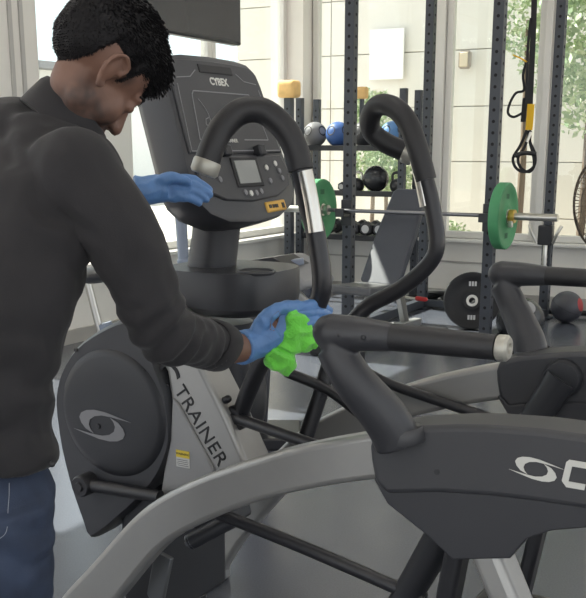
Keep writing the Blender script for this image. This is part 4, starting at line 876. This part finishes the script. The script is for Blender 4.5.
# ================================================================== THE PERSON
from mathutils.bvhtree import BVHTree
SKIN = mat('brown_skin', (0.175, 0.092, 0.064), 0.55, var=0.06, scale=30, bump=0.05, bscale=260)
def add_stubble(m):
    n = m.node_tree.nodes; l = m.node_tree.links; b = n['Principled BSDF']; src = b.inputs['Base Color'].links[0].from_socket
    at = n.new('ShaderNodeAttribute'); at.attribute_name = 'stubble'; mx = n.new('ShaderNodeMix'); mx.data_type = 'RGBA'
    l.new(at.outputs['Fac'], mx.inputs[0]); l.new(src, mx.inputs[6]); mx.inputs[7].default_value = (0.045, 0.030, 0.026, 1); l.new(mx.outputs[2], b.inputs['Base Color'])
add_stubble(SKIN)
SHIRT = mat('charcoal_brown_shirt', (0.0165, 0.0155, 0.0175), 0.85, var=0.10, scale=12, bump=0.10, bscale=420, sheen=0.08)
DENIM = mat('blue_denim', (0.028, 0.041, 0.075), 0.85, var=0.22, scale=16, bump=0.2, bscale=500)
GLOVE = mat('blue_nitrile', (0.10, 0.22, 0.46), 0.45, var=0.06, scale=25, bump=0.25, bscale=55)
HAIR = mat('black_hair', (0.007, 0.0065, 0.0075), 0.6, var=0.3, scale=90, spec=0.2)
CLOTHM = mat('lime_microfibre', (0.16, 0.66, 0.07), 0.9, var=0.06, scale=30, bump=0.4, bscale=240, sheen=0.3)
CD_ = V((0.82, 0.57, 0)).normalized(); RD_ = V((0.57, -0.82, 0)).normalized()     # chest direction, towards the right shoulder
person = tag(empty('person', (-0.57, 1.79, 0)), 'person in charcoal shirt, jeans and blue gloves bending to wipe the trainer', 'person')
PO = V((-0.57, 1.79, 0))
def pobj(name, me, m, parent=None, **kw):
    if isinstance(me, bmesh.types.BMesh):
        bmesh.ops.translate(me, verts=me.verts[:], vec=-PO)
    else: me.transform(Matrix.Translation(-PO))
    return mesh_obj(name, me, m, parent or person, **kw)
def oring(c, hw, hd, n=28, p=0.8, up=UP):
    c = V(c); up = V(up).normalized(); r = (RD_ - up*RD_.dot(up)).normalized(); f = (CD_ - up*CD_.dot(up)); f = (f - r*f.dot(r)).normalized(); out_ = []
    for i in range(n):
        a = 2*math.pi*i/n; ca, sa = math.cos(a), math.sin(a)
        out_.append(c + r*hw*abs(ca)**p*(1 if ca > 0 else -1) + f*hd*abs(sa)**p*(1 if sa > 0 else -1))
    return out_
TORSO = [((-0.600, 1.785, 0.862), 0.190, 0.140), ((-0.602, 1.785, 0.93), 0.184, 0.136), ((-0.588, 1.79, 1.02), 0.182, 0.132), ((-0.556, 1.82, 1.15), 0.196, 0.138), ((-0.525, 1.87, 1.27), 0.195, 0.140), ((-0.50, 1.92, 1.37), 0.200, 0.135), ((-0.478, 1.945, 1.43), 0.140, 0.104), ((-0.468, 1.945, 1.475), 0.080, 0.074)]
SHR = V((-0.385, 1.80, 1.365)); SHL = V((-0.605, 2.06, 1.365))
ELR = at_y(164, 330, 1.82); ARM_R = [SHR, at_y(118, 226, 1.78), at_y(144, 288, 1.79), ELR, at_y(190, 340, 1.90), at_y(216, 346, 1.99)]
RAD_R = [0.076, 0.066, 0.061, 0.056, 0.050, 0.046]
WRR = at_y(248, 347, 2.085); WRL = at_y(140, 191, 2.30); ELL_ = V((-0.55, 2.25, 1.20))
# head frame
HF = V((0.38, 0.48, -0.79)).normalized(); HU = V((0.73, 0.36, 0.58)); HU = (HU - HF*HU.dot(HF)).normalized(); HL = HU.cross(HF)
HC = at_y(112, 71, 1.85) + HL*0.086 + HF*0.012
HM = Matrix.Translation(HC) @ Matrix((HF, HL, HU)).transposed().to_4x4()
# ---- body, one continuous mesh
b_ = BMn()
loft(b_, [oring(c, hw*0.80, hd*0.78) for c, hw, hd in TORSO[1:-1]] + [oring((-0.43, 1.945, 1.44), 0.04, 0.04)])
tube(b_, ARM_R[:4] + [at_y(200, 347, 1.95), WRR, at_y(262, 340, 2.11)], [0.05, 0.048, 0.046, 0.042, 0.038, 0.029, 0.026], 18, 6)
tube(b_, [SHL, SHL.lerp(ELL_, 0.5), ELL_, ELL_.lerp(WRL, 0.5), WRL, WRL + V((0.02, 0.0, 0))], [0.05, 0.047, 0.042, 0.036, 0.026, 0.020], 18, 6)
for hx_, ky in ((V((-0.540, 1.705, 0)), 0), (V((-0.665, 1.875, 0)), 0)):
    tube(b_, [hx_ + UP*0.80, hx_ + UP*0.7, hx_ + UP*0.48, hx_ + UP*0.28, hx_ + UP*0.07], [0.085, 0.078, 0.055, 0.05, 0.036], 16, 4)
H_ = lambda x, y, z: HM @ V((x, y, z)); HR3 = HM.to_3x3()
def hell(c, r): ell(b_, H_(*c), r, HR3, 24, 16)
hell((-0.012, 0, 0.045), (0.100, 0.077, 0.085)); hell((-0.048, 0, 0.018), (0.060, 0.064, 0.062)); hell((0.035, 0, -0.018), (0.062, 0.058, 0.075))
hell((0.035, 0, -0.070), (0.050, 0.050, 0.038)); hell((0.072, 0, -0.100), (0.024, 0.026, 0.020)); hell((0.078, 0, 0.030), (0.020, 0.050, 0.013))
for sy in (-1, 1):
    hell((0.055, sy*0.036, -0.028), (0.032, 0.026, 0.036)); hell((0.082, sy*0.031, 0.008), (0.013, 0.016, 0.011)); hell((0.104, sy*0.011, -0.030), (0.011, 0.009, 0.009)); hell((0.012, sy*0.036, -0.058), (0.032, 0.020, 0.032))
tube(b_, [H_(0.088, 0, 0.025), H_(0.102, 0, 0.0), H_(0.116, 0, -0.026)], [0.009, 0.010, 0.013], 12, 4, round_ends=True)
hell((0.092, 0, -0.060), (0.013, 0.025, 0.0065)); hell((0.091, 0, -0.073), (0.012, 0.021, 0.0075))
tube(b_, [H_(-0.010, 0, 0.0), H_(0.0, 0, -0.045), at_y(80, 112, 1.945), at_y(70, 140, 1.945)], [0.050, 0.047, 0.050, 0.06], 20, 5)
tube(b_, [H_(0.015, 0, -0.03), H_(0.022, 0, -0.055), at_y(84, 122, 1.965)], [0.042, 0.043, 0.048], 18, 5)
for sy in (-1, 1):      # ears
    ey = sy*0.077
    ell(b_, H_(-0.012, ey, 0.002), (0.018, 0.009, 0.028), HR3 @ Matrix.Rotation(sy*math.radians(-22), 3, 'Z'), 16, 10)
    tube(b_, [H_(0.006, ey, 0.006), H_(0.006, ey + sy*0.006, 0.026), H_(-0.012, ey + sy*0.012, 0.036), H_(-0.030, ey + sy*0.015, 0.024), H_(-0.032, ey + sy*0.013, 0.002), H_(-0.020, ey + sy*0.007, -0.020), H_(-0.004, ey + sy*0.002, -0.032), H_(0.004, ey, -0.022)], [0.004, 0.0048, 0.0052, 0.0052, 0.005, 0.005, 0.0065, 0.004], 10, 4)
bme = fuse(b_, 0.0042, 6)
att = bme.attributes.new('stubble', 'FLOAT', 'POINT'); HI = HM.inverted(); vals = []
def sst(a, b, x): t = max(0, min(1, (x-a)/(b-a))); return t*t*(3-2*t)
for v in bme.vertices:
    q = HI @ v.co; jaw = 0.0
    if (q - V((0.03, 0, -0.05))).length < 0.11:
        jaw = sst(-0.015, -0.05, q.z)*sst(-0.035, 0.0, q.x)*0.95*(1 - sst(0.100, 0.112, q.x))
        side = sst(0.055, 0.065, abs(q.y))*sst(0.004, 0.015, q.x)*(1 - sst(0.03, 0.045, q.x))*0.6*sst(-0.06, -0.03, q.z); jaw = max(jaw, side)
        if q.z < -0.115: jaw *= 0.6
        jaw *= 0.8 + 0.4*noise.noise(v.co*90)
    vals.append(max(0, min(0.9, jaw)))
att.data.foreach_set('value', vals)
# ---- hair grown out of the head surface
def hair_amount(q):
    r = math.hypot(q.x + 0.012, q.y)
    if q.z < -0.10 or q.z < -0.02 and q.x > 0.0: return -0.02
    # hairline height round the head
    if q.x > 0.045: hl = 0.062 - 0.020*sst(0.055, 0.02, abs(q.y)) + 0.03*sst(0.10, 0.05, q.x)*0
    elif q.x > 0.012: hl = 0.052 - 0.055*sst(0.035, 0.014, q.x)
    elif q.x > -0.042: hl = 0.034 if abs(q.y) > 0.05 else 0.03
    else: hl = -0.058 - 0.03*sst(-0.045, -0.075, q.x)
    if -0.052 < q.x <= -0.042: hl = 0.034 + (-0.058 - 0.034)*sst(-0.042, -0.052, q.x)
    return q.z - hl
vs_, fs_, mp = [], [], {}
bme.update()
nv = [v.normal.copy() for v in bme.vertices]; hq = {}
for v in bme.vertices:
    q = HI @ v.co
    if q.length < 0.16 and q.z > -0.12 and abs(q.y) < 0.0775:
        h = hair_amount(q)
        if h > -0.012: hq[v.index] = (q, h)
for p in bme.polygons:
    if all(i in hq for i in p.vertices):
        for i in p.vertices:
            if i not in mp:
                q, h = hq[i]; k = sst(-0.006, 0.045, h); top_ = sst(0.03, 0.09, q.z); fr_ = sst(0.02, 0.09, q.x)*sst(0.03, 0.07, q.z)
                th = -0.0035 + k*(0.0085 + 0.010*top_ + 0.009*fr_) + sst(-0.004, 0.01, h)*0.004
                th *= 1 - 0.6*sst(-0.02, -0.06, q.x)*sst(0.03, -0.02, q.z)
                th += k*(0.0035*noise.noise(q*45) + 0.0022*noise.noise(V((q.x*60, q.y*170, q.z*60))))
                mp[i] = len(vs_); vs_.append(bme.vertices[i].co + nv[i]*th)
        fs_.append([mp[i] for i in p.vertices])
hme = bpy.data.meshes.new('hair'); hme.from_pydata(vs_, [], fs_); hme.update()
# short strands roughen the outline
sv, sf = [], []
for i in random.sample(range(len(vs_)), min(5200, len(vs_))):
    P_ = V(vs_[i]); n_ = hme.vertices[i].normal; q = HI @ P_
    L_ = (0.005 + 0.010*sst(0.03, 0.10, q.z) + 0.008*sst(0.04, 0.1, q.x))*random.uniform(0.5, 1.2)
    comb = (HF*0.7 - HU*0.35 + HL*random.uniform(-.3, .3)); d = (n_*0.55 + comb*0.75 + V((random.uniform(-.25, .25), random.uniform(-.25, .25), random.uniform(-.25, .25)))).normalized()
    w_ = d.cross(n_); w_ = w_.normalized()*0.0011 if w_.length > 1e-4 else V((0.001, 0, 0)); k = len(sv)
    sv += [P_ - n_*0.002 - w_, P_ - n_*0.002 + w_, P_ + d*L_*0.6 + w_*0.7, P_ + d*L_ - n_*L_*0.25, P_ + d*L_*0.6 - w_*0.7]; sf.append((k, k+1, k+2, k+3, k+4))
sme = bpy.data.meshes.new('strands'); sme.from_pydata(sv, [], sf)
body = pobj('body', bme, SKIN)
hair = pobj('hair', hme, HAIR)
o = pobj('loose_strands', sme, HAIR, hair, smooth=False); o['kind'] = 'stuff'
# eyebrow
for sy in (-1, 1):
    b_ = BMn(); tube(b_, [H_(0.094, sy*0.012, 0.036), H_(0.091, sy*0.03, 0.041), H_(0.074, sy*0.048, 0.034)], [0.003, 0.004, 0.002], 8, 4); pobj('eyebrow', b_, HAIR)
# ---- shirt
b_ = BMn()
loft(b_, [oring(c, hw, hd) for c, hw, hd in TORSO])
ell(b_, at_y(14, 152, 1.97), (0.125, 0.13, 0.10)); ell(b_, at_y(62, 172, 1.89), (0.115, 0.11, 0.085)); ell(b_, SHR, (0.083, 0.085, 0.085)); ell(b_, SHL, (0.08, 0.08, 0.08))
tube(b_, ARM_R, RAD_R, 22, 6)
tube(b_, [SHL, SHL.lerp(ELL_, 0.5), ELL_, ELL_.lerp(WRL, 0.45)], [0.076, 0.066, 0.058, 0.05], 20, 6)
sme_ = fuse(b_, 0.0075, 10)
def folds(me, segs, amp):
    """soft cloth folds: rings of creases where the sleeve bends, long drapes down the body"""
    me.update(); new = []
    for v in me.vertices:
        p = v.co; d = 0.0
        q = V((p.x*9, p.y*9, p.z*3.2)); d += amp*0.9*noise.noise(q)
        q = V((p.x*22 + p.z*8, p.y*22, p.z*9 - p.x*6)); n1 = noise.noise(q); d += amp*0.55*(1 - abs(n1)*2.2)
        for c, r, dirn, fq in segs:
            w_ = math.exp(-((p - c).length/r)**2)
            if w_ > 0.02: d += amp*1.3*w_*math.sin(dirn.dot(p - c)*fq + 2.5*noise.noise(p*14))
        new.append(p + v.normal*d)
    for v, c in zip(me.vertices, new): v.co = c
adir = (ELR - SHR).normalized(); fdir = (ARM_R[5] - ELR).normalized()
folds(sme_, [(ELR, 0.09, (adir + fdir).normalized(), 150), (ARM_R[5], 0.07, fdir, 190), (V((-0.50, 1.78, 1.33)), 0.10, V((0.7, 0, 0.7)), 80), (V((-0.42, 1.80, 1.25)), 0.12, V((0.5, 0, 0.85)), 90), (V((-0.52, 1.70, 0.98)), 0.16, V((0.35, 0, 0.93)), 75)], 0.0055)
shirt = pobj('shirt', sme_, SHIRT)
# rolled cuff
b_ = BMn(); c5 = ARM_R[5]; rings = []
for t, r in ((-0.036, 0.049), (-0.030, 0.0535), (0.0, 0.0545), (0.012, 0.053), (0.014, 0.047), (0.004, 0.044)):
    x_ = fdir; y_ = x_.cross(UP).normalized(); z_ = y_.cross(x_)
    rings.append([c5 + x_*(t + 0.005*math.sin(3*a)) + (y_*math.cos(a) + z_*math.sin(a))*r*(1 + 0.05*math.sin(2*a + 1)) for a in [2*math.pi*i/28 for i in range(28)]])
loft(b_, rings); pobj('rolled_cuff', b_, SHIRT, shirt)
# collar: standing band folded over
b_ = BMn(); NK = at_y(70, 116, 1.945); na = V((0.60, 0.25, 0.76)).normalized(); rings = []
for h, r in ((-0.045, 0.082), (-0.02, 0.080), (0.010, 0.076), (0.020, 0.071), (0.017, 0.066), (-0.01, 0.062)):
    x_ = (V((1, 0, 0)) - na*na.x).normalized(); y_ = na.cross(x_)
    rings.append([NK + na*(h + 0.010*math.cos(a - 3.4)) + (x_*math.cos(a)*1.08 + y_*math.sin(a))*r for a in [2*math.pi*i/36 for i in range(36)]])
loft(b_, rings); pobj('collar', b_, SHIRT, shirt)
# hem button
hp_ = at_y(52, 464, 1.66); b_ = BMn(); ell(b_, hp_, (0.006, 0.006, 0.006), u=12, v=8); pobj('hem_button', b_, DARKINK, shirt)
# ---- jeans
b_ = BMn()
loft(b_, [oring(c, hw, hd) for c, hw, hd in [((-0.605, 1.785, 0.90), 0.140, 0.10), ((-0.603, 1.787, 0.85), 0.165, 0.120), ((-0.600, 1.79, 0.80), 0.180, 0.133), ((-0.600, 1.79, 0.74), 0.172, 0.125)]])
for hx_ in (V((-0.540, 1.703, 0)), V((-0.665, 1.877, 0))):
    tube(b_, [hx_ + UP*0.80, hx_ + UP*0.68, hx_ + V((0.01, 0, 0.50)), hx_ + V((-0.005, 0, 0.28)), hx_ + V((-0.015, 0, 0.055))], [0.104, 0.100, 0.076, 0.066, 0.058], 20, 5)
jme = fuse(b_, 0.008, 8)
folds(jme, [(V((-0.5, 1.68, 0.50)), 0.12, V((0.2, 0, 1)), 110), (V((-0.5, 1.68, 0.74)), 0.10, V((0.5, 0, 0.85)), 95)], 0.004)
jb = BVHTree.FromPolygons([v.co.copy() for v in jme.vertices], [list(p.vertices) for p in jme.polygons])
def hit(bv, x, y, lift=0.001):
    d = ray(x, y).normalized(); h = bv.ray_cast(O, d)
    return (h[0] + h[1]*lift) if h[0] is not None else None
jeans = pobj('jeans', jme, DENIM)
THREAD = mat('pale_thread', (0.26, 0.28, 0.32), 0.8)
for line in ([(9, 483), (9, 495), (8, 510), (7, 528), (3, 536), (-6, 541)],):
    q = [hit(jb, x, y) for x, y in line]; q = [p for p in q if p is not None]
    if len(q) > 2: b_ = BMn(); tube(b_, q, 0.0007, 6, 3); pobj('pocket_stitching', b_, THREAD, jeans)
# ---- shoes
for hx_ in (V((-0.555, 1.703, 0)), V((-0.680, 1.877, 0))):
    b_ = BMn(); t_ = CD_
    x_ = Matrix((t_, V((-t_.y, t_.x, 0)), UP)).transposed()
    ell(b_, hx_ + t_*0.03 + UP*0.045, (0.12, 0.045, 0.045), x_); ell(b_, hx_ + t_*0.12 + UP*0.035, (0.075, 0.048, 0.034), x_); ell(b_, hx_ + UP*0.075, (0.06, 0.045, 0.05), x_)
    me_ = fuse(b_, 0.007, 4)
    for v in me_.vertices: v.co.z = max(v.co.z, 0.012)
    sh_ = pobj('shoe', me_, mat('black_shoe', (0.02, 0.02, 0.022), 0.6))
    b_ = BMn(); prism(b_, [hx_ + t_*(0.04 + 0.165*math.cos(a)) + V((-t_.y, t_.x, 0))*0.05*math.sin(a) + UP*0.001 for a in [2*math.pi*i/24 for i in range(24)]], UP*0.018); pobj('sole', b_, mat('sole_white', (0.5, 0.5, 0.5), 0.7), sh_)
# ---- gloved hands
def hand(wrist, palm, fingers, thumb, vox=0.0028):
    b_ = BMn()
    tube(b_, palm[0], palm[1], 18, 5)
    for a, b2, r in palm[2]: tube(b_, [a, a.lerp(b2, 0.5), b2], [r, r*1.05, r], 12, 3, round_ends=True)
    for f in fingers: tube(b_, f[0], f[1], 12, 4, round_ends=True)
    tube(b_, thumb[0], thumb[1], 12, 4, round_ends=True)
    return fuse(b_, vox, 4)
Yh = 2.11
kn = [at_y(291, 309, 2.125), at_y(296, 317, 2.115), at_y(298, 327, 2.11), at_y(296, 337, 2.11)]
wr = at_y(256, 343, 2.095)
mcp = [(wr.lerp(k, 0.15), k, 0.0145) for k in kn]
fing = []
for k, tip in zip(kn, ([(306, 305, 2.135), (320, 306, 2.17), (329, 311, 2.215)], [(309, 312, 2.125), (324, 314, 2.16), (332, 319, 2.205)], [(311, 322, 2.12), (325, 324, 2.155), (331, 330, 2.20)], [(307, 334, 2.12), (319, 336, 2.15), (325, 341, 2.185)])):
    fing.append(([k] + [at_y(*t) for t in tip], [0.0125, 0.0112, 0.0102, 0.009]))
gR = hand(wr, ([at_y(240, 348, 2.065), at_y(247, 346, 2.082), at_y(262, 340, 2.10), at_y(276, 331, 2.105)], [0.036, 0.034, 0.033, 0.03], mcp), fing,
          ([at_y(258, 330, 2.085), at_y(268, 316, 2.085), at_y(281, 308, 2.10), at_y(297, 305, 2.125)], [0.018, 0.0155, 0.013, 0.0105]))
def crinkle(me, amp, sc):
    me.update(); new = [v.co + v.normal*amp*(1 - 2.4*abs(noise.noise(v.co*sc))) for v in me.vertices]
    for v, c in zip(me.vertices, new): v.co = c
crinkle(gR, 0.0022, 38)
gb = BVHTree.FromPolygons([v.co.copy() for v in gR.vertices], [list(p.vertices) for p in gR.polygons])
gl = pobj('glove', gR, GLOVE)
# torn opening showing the skin
tp = [(270, 330), (274, 331), (278, 322), (280, 313), (278, 311), (273, 315), (270, 322)]
q = [hit(gb, x, y, 0.0012) for x, y in tp]; cq = hit(gb, 275, 321, 0.0025)
if cq is not None and all(p is not None for p in q):
    b_ = BMn(); c_ = b_.verts.new(cq); vv = [b_.verts.new(p) for p in q]
    for i in range(len(vv)): b_.faces.new((c_, vv[i], vv[(i+1) % len(vv)]))
    o = pobj('torn_opening', b_, SKIN, gl); o['label'] = 'tear in the glove showing brown skin'
# left hand: flat, fingers together against the console
kl = [at_y(176, 180, 2.33), at_y(177, 186, 2.325), at_y(177, 192, 2.32), at_y(174, 197, 2.32)]
wl_ = at_y(150, 190, 2.31)
tl = [[(190, 179, 2.345), (200, 183, 2.355), (209, 190, 2.36)], [(192, 185, 2.335), (202, 189, 2.345), (210, 195, 2.35)], [(191, 191, 2.33), (200, 195, 2.34), (206, 199, 2.345)], [(187, 197, 2.325), (194, 200, 2.33), (199, 203, 2.335)]]
gL = hand(wl_, ([at_y(134, 191, 2.295), at_y(142, 191, 2.30), at_y(156, 189, 2.315), at_y(168, 188, 2.32)], [0.034, 0.032, 0.032, 0.029], [(wl_.lerp(k, 0.15), k, 0.0135) for k in kl]),
          [([k] + [at_y(*t) for t in ts], [0.0118, 0.0108, 0.0098, 0.0085]) for k, ts in zip(kl, tl)],
          ([at_y(158, 184, 2.30), at_y(168, 178, 2.30), at_y(178, 178, 2.31), at_y(187, 182, 2.32)], [0.016, 0.014, 0.012, 0.010]))
crinkle(gL, 0.0016, 38); pobj('glove', gL, GLOVE)
# ================================================================== GREEN CLOTH
b_ = BMn()
for x, y, Y, r in ((295, 330, 2.115, (0.032, 0.03, 0.042)), (303, 338, 2.12, (0.026, 0.026, 0.028)), (288, 343, 2.11, (0.034, 0.028, 0.024)), (279, 360, 2.10, (0.030, 0.026, 0.032)), (288, 362, 2.10, (0.018, 0.02, 0.026)), (273, 354, 2.10, (0.018, 0.02, 0.02))):
    ell(b_, at_y(x, y, Y), r)
tube(b_, [at_y(300, 337, 2.115), at_y(312, 342, 2.12), at_y(319, 344, 2.125)], [0.020, 0.012, 0.005], 10, 4); tube(b_, [at_y(298, 322, 2.115), at_y(303, 312, 2.12)], [0.018, 0.008], 10, 3); tube(b_, [at_y(282, 366, 2.10), at_y(285, 376, 2.10)], [0.018, 0.008], 10, 3)
cme = fuse(b_, 0.0032, 3); cme.update()
new = []
for v in cme.vertices:
    p = v.co; a = noise.noise(V((p.x*26 + p.z*20, p.y*26, p.z*30 - p.x*14))); c2 = noise.noise(p*70)
    new.append(p + v.normal*(0.011*(0.5 - abs(a)*1.8) + 0.003*c2))
for v, c in zip(cme.vertices, new): v.co = c
tag(mesh_obj('cleaning_cloth', cme, CLOTHM), 'crumpled lime green cleaning cloth in the gloved right hand', 'cloth')
